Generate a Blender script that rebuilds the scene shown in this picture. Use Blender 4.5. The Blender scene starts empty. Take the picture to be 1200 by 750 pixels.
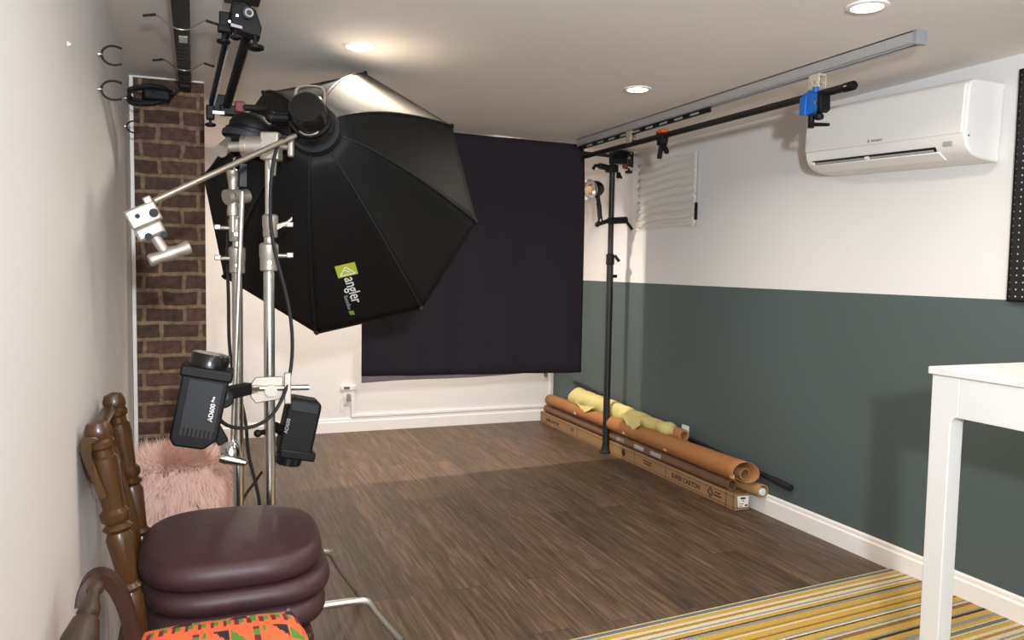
import bpy, bmesh, math, random
from mathutils import Vector, Matrix, Quaternion
random.seed(7)
SC = bpy.context.scene
COL = SC.collection
PI = math.pi
V = Vector

# ------------------------------------------------------------------ camera numbers
F, YAW, PIT, ROL, ZC = 933.0, .37749, .06576, -.01621, 1.2574
W, D, H, ZP, YB = 2.7514, 5.983, 2.05, 1.169, 3.813     # right wall, back wall, ceiling, paint line, brick face
def camrows():
    cy, sy, cp, sp = math.cos(YAW), math.sin(YAW), math.cos(PIT), math.sin(PIT)
    f = V((sy*cp, cy*cp, -sp)); r = V((cy, -sy, 0)); d = f.cross(r)
    cr, sr = math.cos(ROL), math.sin(ROL)
    return cr*r + sr*d, -sr*r + cr*d, f
CR, CD, CF = camrows()
CAM = V((0, 0, ZC))
def ray(u, v): return CR*((u-600)/F) + CD*((v-375)/F) + CF
def aX(u, v, x): d = ray(u, v); return CAM + d*(x/d.x)
def aY(u, v, y): d = ray(u, v); return CAM + d*(y/d.y)
def aZ(u, v, z): d = ray(u, v); return CAM + d*((z-ZC)/d.z)
def wl(y): return -.2624 - .008*(y-YB)                  # left wall x at depth y

# ------------------------------------------------------------------ materials
def lin(c):
    return tuple((x/12.92 if x <= .04045 else ((x+.055)/1.055)**2.4) for x in c)
def rgb(h):
    h = h.lstrip('#'); return lin(tuple(int(h[i:i+2], 16)/255 for i in (0, 2, 4))) + (1,)
def nodes(name):
    m = bpy.data.materials.new(name); m.use_nodes = True
    nt = m.node_tree; return m, nt, nt.nodes['Principled BSDF']
def mat(name, col, rough=.5, metal=0., bump=0., scale=60., var=0., spec=.5, sheen=0., stretch=None):
    m, nt, b = nodes(name)
    c = rgb(col)
    b.inputs['Base Color'].default_value = c
    b.inputs['Roughness'].default_value = rough
    b.inputs['Metallic'].default_value = metal
    b.inputs['Specular IOR Level'].default_value = spec
    if sheen: b.inputs['Sheen Weight'].default_value = sheen
    tc = nt.nodes.new('ShaderNodeTexCoord'); mp = nt.nodes.new('ShaderNodeMapping')
    nt.links.new(tc.outputs['Object'], mp.inputs['Vector'])
    if stretch: mp.inputs['Scale'].default_value = stretch
    nz = nt.nodes.new('ShaderNodeTexNoise'); nz.inputs['Scale'].default_value = scale; nz.inputs['Detail'].default_value = 4
    nt.links.new(mp.outputs['Vector'], nz.inputs['Vector'])
    if var:
        mx = nt.nodes.new('ShaderNodeMixRGB'); mx.blend_type = 'MIX'
        mx.inputs['Color1'].default_value = tuple(x*(1-var) for x in c[:3])+(1,)
        mx.inputs['Color2'].default_value = tuple(min(1, x*(1+var)) for x in c[:3])+(1,)
        nt.links.new(nz.outputs['Fac'], mx.inputs['Fac']); nt.links.new(mx.outputs['Color'], b.inputs['Base Color'])
    if bump:
        bp = nt.nodes.new('ShaderNodeBump'); bp.inputs['Strength'].default_value = bump; bp.inputs['Distance'].default_value = .004
        nt.links.new(nz.outputs['Fac'], bp.inputs['Height']); nt.links.new(bp.outputs['Normal'], b.inputs['Normal'])
    return m
def emit(name, col, s):
    m, nt, b = nodes(name)
    b.inputs['Base Color'].default_value = rgb(col)
    b.inputs['Emission Color'].default_value = rgb(col); b.inputs['Emission Strength'].default_value = s
    return m

BLACK = mat('black_plastic', '#121213', .5, var=.15, spec=.22)
MATTE = mat('matte_black_metal', '#141415', .5, bump=.05, scale=200)
GLOSSBLK = mat('gloss_black', '#0f0f10', .22)
RUBBER = mat('black_rubber', '#161617', .7)
CHROME = mat('chrome', '#e4e2de', .2, 1., var=.04)
CHROMEL = mat('chrome_leg', '#ecebe8', .33, 1., var=.03)
SATIN = mat('satin_steel', '#e0d8cd', .33, 1., bump=.03, scale=150)
CAST = mat('cast_aluminium', '#b6afa4', .5, .8, bump=.08, scale=250)
ALU = mat('brushed_aluminium', '#c3c3c4', .45, .55, bump=.04, scale=80)
WHITE = mat('white_plastic', '#eeebe7', .35, var=.01)
WHITEPT = mat('white_trim_paint', '#efebe6', .4, bump=.03, scale=40)
TABLEW = mat('white_lacquer', '#dddbd8', .35, var=.01)
SLOT = mat('vent_dark', '#1a1a1b', .6)
GREY = mat('grey_plastic', '#2b2d32', .5, spec=.25)
LGREY = mat('light_grey_plastic', '#a9a9a9', .5)
DGREY = mat('dark_print', '#63625f', .6)
BLUE = mat('blue_clamp', '#1464b8', .4, var=.08)
ORANGE = mat('orange_tip', '#e2532f', .5)
RED = mat('dark_red_knob', '#6b1a20', .5)
NYLON = mat('black_nylon', '#141414', .6, bump=.12, scale=220, sheen=.0, spec=.22)
NYLON_LIT = mat('black_nylon_lit', '#6a665f', .85, bump=.25, scale=30, spec=.1)  # black nylon under the downlight; the lamp's light is put into this paler colour
INNER = mat('diffusion_white', '#eceae4', .8)
GREEN = mat('label_green', '#b9c234', .5)
LOGOW = mat('label_white', '#e6e6e2', .6)
CLOTHB = mat('dark_backdrop_cloth', '#2d282d', .95, bump=.2, scale=400, spec=.1)
LINER = mat('grey_liner', '#a0969c', .9, bump=.2, scale=200, var=.1)
MAROON = mat('maroon_leather', '#3d2427', .5, bump=.3, scale=35, var=.25)
WOOD = mat('turned_oak', '#462d12', .3, bump=.15, scale=16, var=.75, stretch=(7, 7, .8))
WOODD = mat('dark_walnut', '#3a241b', .5, bump=.1, scale=14, var=.4, stretch=(5, 5, 1), spec=.25)
WOODP = mat('worn_brown_wood', '#38281a', .45, bump=.2, scale=30, var=.6)
PINKB = mat('pink_fleece_base', '#e3b2a6', .95)
PINK = mat('pink_fur', '#ffd2c4', .8, var=.14, scale=9)
DARKW = mat('dark_leg', '#26211f', .5)
CARD = mat('cardboard', '#98754f', .85, var=.1, scale=12)
CARDD = mat('cardboard_print', '#3c2a1c', .85)
KRAFT = mat('tan_paper', '#a26c3c', .65, var=.1, scale=6)
KRAFTIN = mat('paper_core', '#8f6a45', .8, var=.2)
TUBEB = mat('brown_tube', '#75573f', .75, var=.2, scale=8)
YELLOW = mat('yellow_cloth', '#d0c27e', .9, bump=.25, scale=120, var=.08)
PAPERW = mat('white_sticker', '#e9e6e2', .6)
PLASTICBAG = mat('white_film', '#dfe0e4', .25)
KO = mat('wax_print_orange', '#e8683c', .8); KG = mat('wax_print_green', '#4f8a2c', .8)
KB = mat('wax_print_navy', '#22222e', .8); KM = mat('wax_print_maroon', '#6e2030', .8)
BLIND = mat('pleated_film', '#dcd9d2', .35, var=.05, scale=10)
BULB = emit('lamp_lens', '#fff3e2', 9)
AMBER = mat('amber_led', '#a98352', .5)
SILVER = mat('silver_reflector', '#dcdcdf', .2, .9)

# --- floor planks
def floor_mat():
    m, nt, b = nodes('plank_floor'); N = nt.nodes.new; L = nt.links.new
    tc = N('ShaderNodeTexCoord'); mp = N('ShaderNodeMapping'); mp.inputs['Rotation'].default_value = (0, 0, PI/2)
    L(tc.outputs['Object'], mp.inputs['Vector'])
    br = N('ShaderNodeTexBrick'); br.offset = .37; br.offset_frequency = 2
    br.inputs['Scale'].default_value = 1; br.inputs['Brick Width'].default_value = 1.22; br.inputs['Row Height'].default_value = .152
    br.inputs['Mortar Size'].default_value = .0012; br.inputs['Mortar Smooth'].default_value = .1
    br.inputs['Color1'].default_value = (0, 0, 0, 1); br.inputs['Color2'].default_value = (1, 1, 1, 1); br.inputs['Mortar'].default_value = (.5, .5, .5, 1)
    L(mp.outputs['Vector'], br.inputs['Vector'])
    # grain: stretched along the plank (world Y), offset per plank
    mg = N('ShaderNodeMapping'); mg.inputs['Scale'].default_value = (62, 3.4, 1)
    ad = N('ShaderNodeVectorMath'); ad.operation = 'MULTIPLY_ADD'
    ad.inputs[1].default_value = (7.3, 9.1, 4.7)
    L(br.outputs['Color'], ad.inputs[0]); L(tc.outputs['Object'], ad.inputs[2]); L(ad.outputs[0], mg.inputs['Vector'])
    n1 = N('ShaderNodeTexNoise'); n1.inputs['Scale'].default_value = 1; n1.inputs['Detail'].default_value = 8; n1.inputs['Roughness'].default_value = .65; n1.inputs['Distortion'].default_value = .6
    L(mg.outputs['Vector'], n1.inputs['Vector'])
    mg2 = N('ShaderNodeMapping'); mg2.inputs['Scale'].default_value = (7, .9, 1); L(ad.outputs[0], mg2.inputs['Vector'])
    n2 = N('ShaderNodeTexNoise'); n2.inputs['Scale'].default_value = 1; n2.inputs['Detail'].default_value = 5; n2.inputs['Distortion'].default_value = 1.2
    L(mg2.outputs['Vector'], n2.inputs['Vector'])
    r1 = N('ShaderNodeValToRGB'); e = r1.color_ramp.elements
    e[0].position = .26; e[0].color = rgb('#392d26'); e[1].position = .76; e[1].color = rgb('#846d5a')
    x = r1.color_ramp.elements.new(.5); x.color = rgb('#5d4c3d')
    L(n1.outputs['Fac'], r1.inputs['Fac'])
    r2 = N('ShaderNodeValToRGB'); e = r2.color_ramp.elements
    e[0].position = .3; e[0].color = (.72, .71, .70, 1); e[1].position = .7; e[1].color = (1.08, 1.05, 1.02, 1)
    L(n2.outputs['Fac'], r2.inputs['Fac'])
    mu = N('ShaderNodeMixRGB'); mu.blend_type = 'MULTIPLY'; mu.inputs['Fac'].default_value = 1
    L(r1.outputs['Color'], mu.inputs['Color1']); L(r2.outputs['Color'], mu.inputs['Color2'])
    r3 = N('ShaderNodeValToRGB'); e = r3.color_ramp.elements
    e[0].position = 0; e[0].color = (.74, .74, .75, 1); e[1].position = 1; e[1].color = (1.12, 1.1, 1.06, 1)
    L(br.outputs['Color'], r3.inputs['Fac'])
    m2 = N('ShaderNodeMixRGB'); m2.blend_type = 'MULTIPLY'; m2.inputs['Fac'].default_value = 1
    L(mu.outputs['Color'], m2.inputs['Color1']); L(r3.outputs['Color'], m2.inputs['Color2'])
    m3 = N('ShaderNodeMixRGB'); m3.inputs['Color2'].default_value = rgb('#2c221b')
    L(br.outputs['Fac'], m3.inputs['Fac']); L(m2.outputs['Color'], m3.inputs['Color1'])
    L(m3.outputs['Color'], b.inputs['Base Color'])
    b.inputs['Roughness'].default_value = .5; b.inputs['Specular IOR Level'].default_value = .35
    bp = N('ShaderNodeBump'); bp.inputs['Strength'].default_value = .12; bp.inputs['Distance'].default_value = .003
    L(n1.outputs['Fac'], bp.inputs['Height']); L(bp.outputs['Normal'], b.inputs['Normal'])
    return m
def brick_mat():
    m, nt, b = nodes('old_brick'); N = nt.nodes.new; L = nt.links.new
    tc = N('ShaderNodeTexCoord'); sp = N('ShaderNodeSeparateXYZ'); cb = N('ShaderNodeCombineXYZ')
    L(tc.outputs['Object'], sp.inputs[0])
    sm = N('ShaderNodeMath'); sm.operation = 'ADD'; L(sp.outputs['X'], sm.inputs[0]); L(sp.outputs['Y'], sm.inputs[1])
    L(sm.outputs[0], cb.inputs['X']); L(sp.outputs['Z'], cb.inputs['Y'])
    nd = N('ShaderNodeTexNoise'); nd.inputs['Scale'].default_value = 9; nd.inputs['Detail'].default_value = 3
    L(tc.outputs['Object'], nd.inputs['Vector'])
    dv = N('ShaderNodeVectorMath'); dv.operation = 'MULTIPLY_ADD'; dv.inputs[1].default_value = (.03, .02, 0)
    L(nd.outputs['Color'], dv.inputs[0]); L(cb.outputs[0], dv.inputs[2])
    br = N('ShaderNodeTexBrick'); br.offset = .42
    br.inputs['Scale'].default_value = 1; br.inputs['Brick Width'].default_value = .16; br.inputs['Row Height'].default_value = .0714
    br.inputs['Mortar Size'].default_value = .0105; br.inputs['Mortar Smooth'].default_value = .35
    br.inputs['Color1'].default_value = rgb('#5d4438'); br.inputs['Color2'].default_value = rgb('#49362e'); br.inputs['Mortar'].default_value = rgb('#86705a')
    L(dv.outputs[0], br.inputs['Vector'])
    n = N('ShaderNodeTexNoise'); n.inputs['Scale'].default_value = 38; n.inputs['Detail'].default_value = 6
    L(tc.outputs['Object'], n.inputs['Vector'])
    r = N('ShaderNodeValToRGB'); e = r.color_ramp.elements; e[0].position = .3; e[0].color = (.55, .55, .55, 1); e[1].position = .75; e[1].color = (1.5, 1.42, 1.35, 1)
    L(n.outputs['Fac'], r.inputs['Fac'])
    mu = N('ShaderNodeMixRGB'); mu.blend_type = 'MULTIPLY'; mu.inputs['Fac'].default_value = 1
    L(br.outputs['Color'], mu.inputs['Color1']); L(r.outputs['Color'], mu.inputs['Color2']); L(mu.outputs['Color'], b.inputs['Base Color'])
    b.inputs['Roughness'].default_value = .85
    iv = N('ShaderNodeMath'); iv.operation = 'MULTIPLY_ADD'; iv.inputs[1].default_value = -1; iv.inputs[2].default_value = 1
    L(br.outputs['Fac'], iv.inputs[0])
    a2 = N('ShaderNodeMath'); a2.operation = 'MULTIPLY_ADD'; a2.inputs[1].default_value = .5; L(n.outputs['Fac'], a2.inputs[0]); L(iv.outputs[0], a2.inputs[2])
    bp = N('ShaderNodeBump'); bp.inputs['Strength'].default_value = .7; bp.inputs['Distance'].default_value = .008
    L(a2.outputs[0], bp.inputs['Height']); L(bp.outputs['Normal'], b.inputs['Normal'])
    return m
def two_tone():
    m, nt, b = nodes('two_tone_wall_paint'); N = nt.nodes.new; L = nt.links.new
    tc = N('ShaderNodeTexCoord'); sp = N('ShaderNodeSeparateXYZ'); L(tc.outputs['Object'], sp.inputs[0])
    gt = N('ShaderNodeMath'); gt.operation = 'GREATER_THAN'; gt.inputs[1].default_value = ZP; L(sp.outputs['Z'], gt.inputs[0])
    mx = N('ShaderNodeMixRGB'); mx.inputs['Color1'].default_value = rgb('#525d5d'); mx.inputs['Color2'].default_value = rgb('#e3e1df')
    L(gt.outputs[0], mx.inputs['Fac']); L(mx.outputs['Color'], b.inputs['Base Color'])
    n = N('ShaderNodeTexNoise'); n.inputs['Scale'].default_value = 130; L(tc.outputs['Object'], n.inputs['Vector'])
    bp = N('ShaderNodeBump'); bp.inputs['Strength'].default_value = .06; bp.inputs['Distance'].default_value = .003
    L(n.outputs['Fac'], bp.inputs['Height']); L(bp.outputs['Normal'], b.inputs['Normal'])
    b.inputs['Roughness'].default_value = .55; b.inputs['Specular IOR Level'].default_value = .3
    return m
def rug_mat(ang):
    m, nt, b = nodes('striped_rug_pile'); N = nt.nodes.new; L = nt.links.new
    tc = N('ShaderNodeTexCoord'); mp = N('ShaderNodeMapping'); mp.inputs['Rotation'].default_value = (0, 0, 0)
    L(tc.outputs['Object'], mp.inputs['Vector'])
    nz = N('ShaderNodeTexNoise'); nz.inputs['Scale'].default_value = 300; nz.inputs['Detail'].default_value = 2; L(mp.outputs['Vector'], nz.inputs['Vector'])
    dv = N('ShaderNodeVectorMath'); dv.operation = 'MULTIPLY_ADD'; dv.inputs[1].default_value = (0, .006, 0); L(nz.outputs['Color'], dv.inputs[0]); L(mp.outputs['Vector'], dv.inputs[2])
    sp = N('ShaderNodeSeparateXYZ'); L(dv.outputs[0], sp.inputs[0])
    # local -Y runs from the far edge towards the viewer
    ma = N('ShaderNodeMath'); ma.operation = 'MULTIPLY'; ma.inputs[1].default_value = -1/.5; L(sp.outputs['Y'], ma.inputs[0])
    fr = N('ShaderNodeMath'); fr.operation = 'FRACT'; L(ma.outputs[0], fr.inputs[0])
    cr = N('ShaderNodeValToRGB'); cr.color_ramp.interpolation = 'CONSTANT'
    Y, Yd, C, G, Gd, K, B = '#c7a24c', '#a98540', '#d8cbb0', '#8d9190', '#6c7478', '#3f3830', '#8a6a45'
    seq = [('#d8c48c', 1), (Gd, 4), (C, 1), (Y, 5), (C, 3), (Yd, 3), (C, 4), (G, 2), (C, 2), (Y, 4), (K, 1.6), (G, 3), (Y, 6), (Yd, 3), (C, 2), (Y, 6), (B, 2), (Y, 4), (G, 2), (C, 2), (K, 1.5), (Y, 6), (G, 3), (C, 1.5), (B, 4), (Y, 6), (G, 2), (K, 3), (Y, 5), (G, 4), (Y, 4)]
    tot = sum(s for _, s in seq); acc = 0
    el = cr.color_ramp.elements
    for i, (c, s) in enumerate(seq):
        p = acc/tot
        if i == 0: e = el[0]; e.position = 0
        elif i == 1: e = el[1]; e.position = p
        else: e = el.new(p)
        e.color = rgb(c); acc += s
    L(fr.outputs[0], cr.inputs['Fac'])
    r = N('ShaderNodeValToRGB'); e = r.color_ramp.elements; e[0].position = .3; e[0].color = (.72, .72, .72, 1); e[1].position = .7; e[1].color = (1.1, 1.1, 1.1, 1)
    L(nz.outputs['Fac'], r.inputs['Fac'])
    mu = N('ShaderNodeMixRGB'); mu.blend_type = 'MULTIPLY'; mu.inputs['Fac'].default_value = 1
    L(cr.outputs['Color'], mu.inputs['Color1']); L(r.outputs['Color'], mu.inputs['Color2']); L(mu.outputs['Color'], b.inputs['Base Color'])
    b.inputs['Roughness'].default_value = .95; b.inputs['Specular IOR Level'].default_value = .1
    bp = N('ShaderNodeBump'); bp.inputs['Strength'].default_value = .6; bp.inputs['Distance'].default_value = .006
    L(nz.outputs['Fac'], bp.inputs['Height']); L(bp.outputs['Normal'], b.inputs['Normal'])
    return m
def pegboard_mat():
    m, nt, b = nodes('perforated_black_panel'); N = nt.nodes.new; L = nt.links.new
    tc = N('ShaderNodeTexCoord'); sp = N('ShaderNodeSeparateXYZ'); L(tc.outputs['Object'], sp.inputs[0])
    ds = []
    for ax in ('Y', 'Z'):
        a = N('ShaderNodeMath'); a.operation = 'MULTIPLY'; a.inputs[1].default_value = 1/.0254; L(sp.outputs[ax], a.inputs[0])
        f = N('ShaderNodeMath'); f.operation = 'FRACT'; L(a.outputs[0], f.inputs[0])
        s = N('ShaderNodeMath'); s.operation = 'SUBTRACT'; s.inputs[1].default_value = .5; L(f.outputs[0], s.inputs[0])
        q = N('ShaderNodeMath'); q.operation = 'MULTIPLY'; L(s.outputs[0], q.inputs[0]); L(s.outputs[0], q.inputs[1]); ds.append(q)
    ad = N('ShaderNodeMath'); ad.operation = 'ADD'; L(ds[0].outputs[0], ad.inputs[0]); L(ds[1].outputs[0], ad.inputs[1])
    lt = N('ShaderNodeMath'); lt.operation = 'LESS_THAN'; lt.inputs[1].default_value = .013; L(ad.outputs[0], lt.inputs[0])
    mx = N('ShaderNodeMixRGB'); mx.inputs['Color1'].default_value = rgb('#161617'); mx.inputs['Color2'].default_value = rgb('#c8c4be')
    L(lt.outputs[0], mx.inputs['Fac']); L(mx.outputs['Color'], b.inputs['Base Color']); b.inputs['Roughness'].default_value = .5
    return m
WALLW = mat('white_wall_paint', '#e6e2df', .55, bump=.05, scale=130, spec=.3)
CEIL = mat('ceiling_paint', '#f3ece6', .8, bump=.04, scale=90, spec=.2)

# ------------------------------------------------------------------ mesh builder
class MB:
    def __init__(s): s.bm = bmesh.new(); s.mats = []
    def _tf(s, vs, M):
        for v in vs: v.co = M @ v.co
    def box(s, c, size, M=None):
        r = bmesh.ops.create_cube(s.bm, size=1)['verts']
        T = Matrix.Translation(V(c)) @ Matrix.Diagonal(V(size)).to_4x4()
        s._tf(r, (M @ T) if M else T); return s
    def bb(s, lo, hi, M=None):
        lo, hi = V(lo), V(hi); return s.box((lo+hi)/2, hi-lo, M)
    def bar(s, p, q, w, h, up=(0, 0, 1)):
        p, q = V(p), V(q); a = (q-p); L = a.length; a.normalize(); u = V(up)
        x = u.cross(a)
        if x.length < 1e-4: x = V((1, 0, 0)).cross(a)
        x.normalize(); y = a.cross(x)
        M = Matrix((x, y, a)).transposed().to_4x4(); M.translation = (p+q)/2
        return s.box((0, 0, 0), (w, h, L), M)
    def lathe(s, p, axis, prof, seg=20, cap=True):
        """prof: list of (t along axis, radius)"""
        p = V(p); a = V(axis).normalized(); x = a.orthogonal().normalized(); y = a.cross(x)
        rings = []
        for t, r in prof:
            c = p + a*t
            if r < 1e-6: rings.append([s.bm.verts.new(c)])
            else: rings.append([s.bm.verts.new(c + x*r*math.cos(2*PI*k/seg) + y*r*math.sin(2*PI*k/seg)) for k in range(seg)])
        for A, B in zip(rings, rings[1:]):
            for k in range(seg):
                k2 = (k+1) % seg
                if len(A) == 1 and len(B) == 1: continue
                if len(A) == 1: s.bm.faces.new((A[0], B[k2], B[k]))
                elif len(B) == 1: s.bm.faces.new((A[k], A[k2], B[0]))
                else: s.bm.faces.new((A[k], A[k2], B[k2], B[k]))
        if cap:
            if len(rings[0]) > 1: s.bm.faces.new(rings[0][::-1])
            if len(rings[-1]) > 1: s.bm.faces.new(rings[-1])
        return s
    def cyl(s, p, q, r0, r1=None, seg=18):
        p, q = V(p), V(q)
        return s.lathe(p, q-p, [(0, r0), ((q-p).length, r0 if r1 is None else r1)], seg)
    def ball(s, c, r, seg=14):
        return s.lathe(V(c)-V((0, 0, r)), (0, 0, 1), [(r-r*math.cos(PI*k/8), r*math.sin(PI*k/8)) for k in range(9)], seg, False)
    def tube(s, pts, r, seg=10, smooth=0):
        P = [V(p) for p in pts]
        for _ in range(smooth):
            Q = [P[0]]
            for a, b in zip(P, P[1:]): Q += [a.lerp(b, .25), a.lerp(b, .75)]
            Q.append(P[-1]); P = Q
        rad = r if isinstance(r, (list, tuple)) else None
        rings = []; x = None
        for i, p in enumerate(P):
            a = (P[min(i+1, len(P)-1)] - P[max(i-1, 0)])
            if a.length < 1e-9: a = V((0, 0, 1))
            a.normalize()
            if x is None: x = a.orthogonal().normalized()
            else:
                x = x - a*x.dot(a)
                x = x.normalized() if x.length > 1e-6 else a.orthogonal().normalized()
            y = a.cross(x)
            rr = (rad[0] + (rad[1]-rad[0])*i/(len(P)-1)) if rad else r
            rings.append([s.bm.verts.new(p + x*rr*math.cos(2*PI*k/seg) + y*rr*math.sin(2*PI*k/seg)) for k in range(seg)])
        for A, B in zip(rings, rings[1:]):
            for k in range(seg): s.bm.faces.new((A[k], A[(k+1) % seg], B[(k+1) % seg], B[k]))
        s.bm.faces.new(rings[0][::-1]); s.bm.faces.new(rings[-1]); return s
    def prism(s, poly, ext):
        ext = V(ext); a = [s.bm.verts.new(V(p)) for p in poly]; b = [s.bm.verts.new(V(p)+ext) for p in poly]; n = len(a)
        s.bm.faces.new(a[::-1]); s.bm.faces.new(b)
        for k in range(n): s.bm.faces.new((a[k], a[(k+1) % n], b[(k+1) % n], b[k]))
        return s
    def grid(s, fn, nu, nv, closed_u=False, mi=None):
        g = [[s.bm.verts.new(V(fn(i/nu, j/nv))) for j in range(nv+1)] for i in range(nu+(0 if closed_u else 1))]
        for i in range(nu):
            for j in range(nv):
                A, B = g[i], g[(i+1) % len(g)]
                f = s.bm.faces.new((A[j], B[j], B[j+1], A[j+1]))
                if mi: f.material_index = mi((i+.5)/nu, (j+.5)/nv)
        return s
    def pad(s, c, sx, sy, h, n=3.2, crown=.0, puff=.5, nu=56, M=None, rnd=0.):
        """a cushion: superellipse plan, rounded edge, crowned top"""
        c = V(c); rings = []
        prof = []
        for k in range(13):
            a = -PI/2 + PI*k/12
            prof.append((1-puff*.16*(1-math.cos(a)), math.sin(a)*h/2))
        def pt(t, sc, z):
            th = 2*PI*t; ct, st = math.cos(th), math.sin(th)
            rr = (abs(ct)**n + abs(st)**n)**(-1/n)
            w = 1 + rnd*math.sin(3*th+1.3)*.5 + rnd*math.sin(5*th)*.4
            p = V((sx/2*rr*ct*sc*w, sy/2*rr*st*sc*w, z))
            return c + (M @ p if M else p)
        for sc in (0.0001, .35, .7): rings.append([s.bm.verts.new(pt(k/nu, sc*.86, -h/2)) for k in range(nu)])
        for sc, z in prof:
            rings.append([s.bm.verts.new(pt(k/nu, sc, z + (crown*(1-sc**2) if z > 0 else 0))) for k in range(nu)])
        for sc in (.8, .6, .4, .2, .0001):
            q = sc*(1-puff*.16)
            rings.append([s.bm.verts.new(pt(k/nu, q, h/2 + crown*(1-q*q))) for k in range(nu)])
        for A, B in zip(rings, rings[1:]):
            for k in range(nu): s.bm.faces.new((A[k], A[(k+1) % nu], B[(k+1) % nu], B[k]))
        return s
    def build(s, name, m, parent=None, bevel=0., smooth=True, sub=0, solid=0., kind=None, angle=40):
        me = bpy.data.meshes.new(name)
        bmesh.ops.remove_doubles(s.bm, verts=s.bm.verts, dist=1e-6)
        bmesh.ops.recalc_face_normals(s.bm, faces=s.bm.faces)
        if parent is not None:
            off = wpos(parent)
            for v in s.bm.verts: v.co -= off
        s.bm.to_mesh(me); s.bm.free()
        for x in (m if isinstance(m, (list, tuple)) else [m]): me.materials.append(x)
        if smooth and len(me.polygons):
            me.shade_smooth(); me.set_sharp_from_angle(angle=math.radians(angle))
        o = bpy.data.objects.new(name, me); COL.objects.link(o)
        if parent is not None: o.parent = parent
        if solid:
            x = o.modifiers.new('thick', 'SOLIDIFY'); x.thickness = solid; x.offset = 0
        if bevel:
            x = o.modifiers.new('bev', 'BEVEL'); x.width = bevel; x.segments = 3; x.limit_method = 'ANGLE'; x.angle_limit = .7
        if sub:
            x = o.modifiers.new('sub', 'SUBSURF'); x.levels = sub; x.render_levels = sub
        if kind: o['kind'] = kind
        return o
def wpos(o):
    p = V((0, 0, 0))
    while o is not None: p += o.location; o = o.parent
    return p
def thing(name, label, cat, loc, group=None):
    o = bpy.data.objects.new(name, None); COL.objects.link(o); o.location = loc; o.empty_display_size = .05
    return tag(o, label, cat, group)
def tag(o, label, cat, group=None):
    o['label'] = label; o['category'] = cat
    if group: o['group'] = group
    return o
def struct(o): o['kind'] = 'structure'; return o
def text(s, size, origin, xd, yd, m, parent, name='lettering', ext=.0006, align='LEFT', lab=None, bold=0.):
    cu = bpy.data.curves.new(name, 'FONT'); cu.body = s; cu.size = size; cu.extrude = ext; cu.align_x = align; cu.offset = bold
    cu.materials.append(m)
    tmp = bpy.data.objects.new(name + '_tmp', cu); COL.objects.link(tmp)
    bpy.context.view_layer.update()
    me = bpy.data.meshes.new_from_object(tmp.evaluated_get(bpy.context.evaluated_depsgraph_get()))
    bpy.data.objects.remove(tmp); bpy.data.curves.remove(cu)
    me.name = name
    if not me.materials: me.materials.append(m)
    o = bpy.data.objects.new(name, me); COL.objects.link(o)
    x = V(xd).normalized(); y = V(yd); y = (y - x*y.dot(x)).normalized(); z = x.cross(y)
    M = Matrix((x, y, z)).transposed().to_4x4(); M.translation = V(origin) - (wpos(parent) if parent else V())
    o.parent = parent; o.matrix_local = M
    if lab: o['label'] = lab
    return o
def frame(o, x, y, z):
    M = Matrix((V(x), V(y), V(z))).transposed().to_4x4(); M.translation = V(o); return M

# ================================================================== SETTING
Y0 = -2.6
struct(MB().bb((-.5, Y0, -.05), (W+.2, D+.2, 0)).build('floor', floor_mat(), smooth=False))
ceil_o = struct(MB().bb((-.5, Y0, H), (W+.2, D+.2, H+.08)).build('ceiling', CEIL, smooth=False))
struct(MB().prism([(wl(Y0), Y0, 0), (wl(D), D, 0), (wl(D)-.1, D, 0), (wl(Y0)-.1, Y0, 0)], (0, 0, H)).build('wall_left', WALLW, smooth=False))
struct(MB().bb((W, Y0, 0), (W+.1, D, H)).build('wall_right', two_tone(), smooth=False))
struct(MB().bb((-.5, D, 0), (W+.1, D+.1, H)).build('wall_back', WALLW, smooth=False))
struct(MB().bb((-.5, Y0-.1, 0), (W+.1, Y0, H)).build('wall_rear', WALLW, smooth=False))
struct(MB().bb((wl(YB)-.001, YB, 0), (.038, YB+.42, H)).build('wall_brick', brick_mat(), smooth=False))
def skirting(p, q, n, h=.105, t=.016):
    p, q, n = V(p), V(q), V(n)
    z = V((0, 0, 1))
    prof = [p, p+n*t, p+n*t+z*(h*.74), p+n*(t*.62)+z*(h*.80), p+n*(t*.62)+z*(h*.93), p+n*(t*.3)+z*h, p+z*h]
    return MB().prism(prof, q-p)
struct(skirting((W, Y0, 0), (W, D, 0), (-1, 0, 0)).build('baseboard_right', WHITEPT, smooth=False))
struct(skirting((.038, D, 0), (W-.016, D, 0), (0, -1, 0)).build('baseboard_back', WHITEPT, smooth=False))
# white corner strip and head strip at the brick
struct(MB().bb((wl(YB)+.002, YB-.012, 0), (wl(YB)+.018, YB, H-.002)).build('trim_1', WHITEPT, bevel=.002))
struct(MB().bb((wl(YB)+.018, YB-.008, H-.008), (.038, YB, H-.001)).build('trim_2', WHITEPT, bevel=.001))

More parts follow.
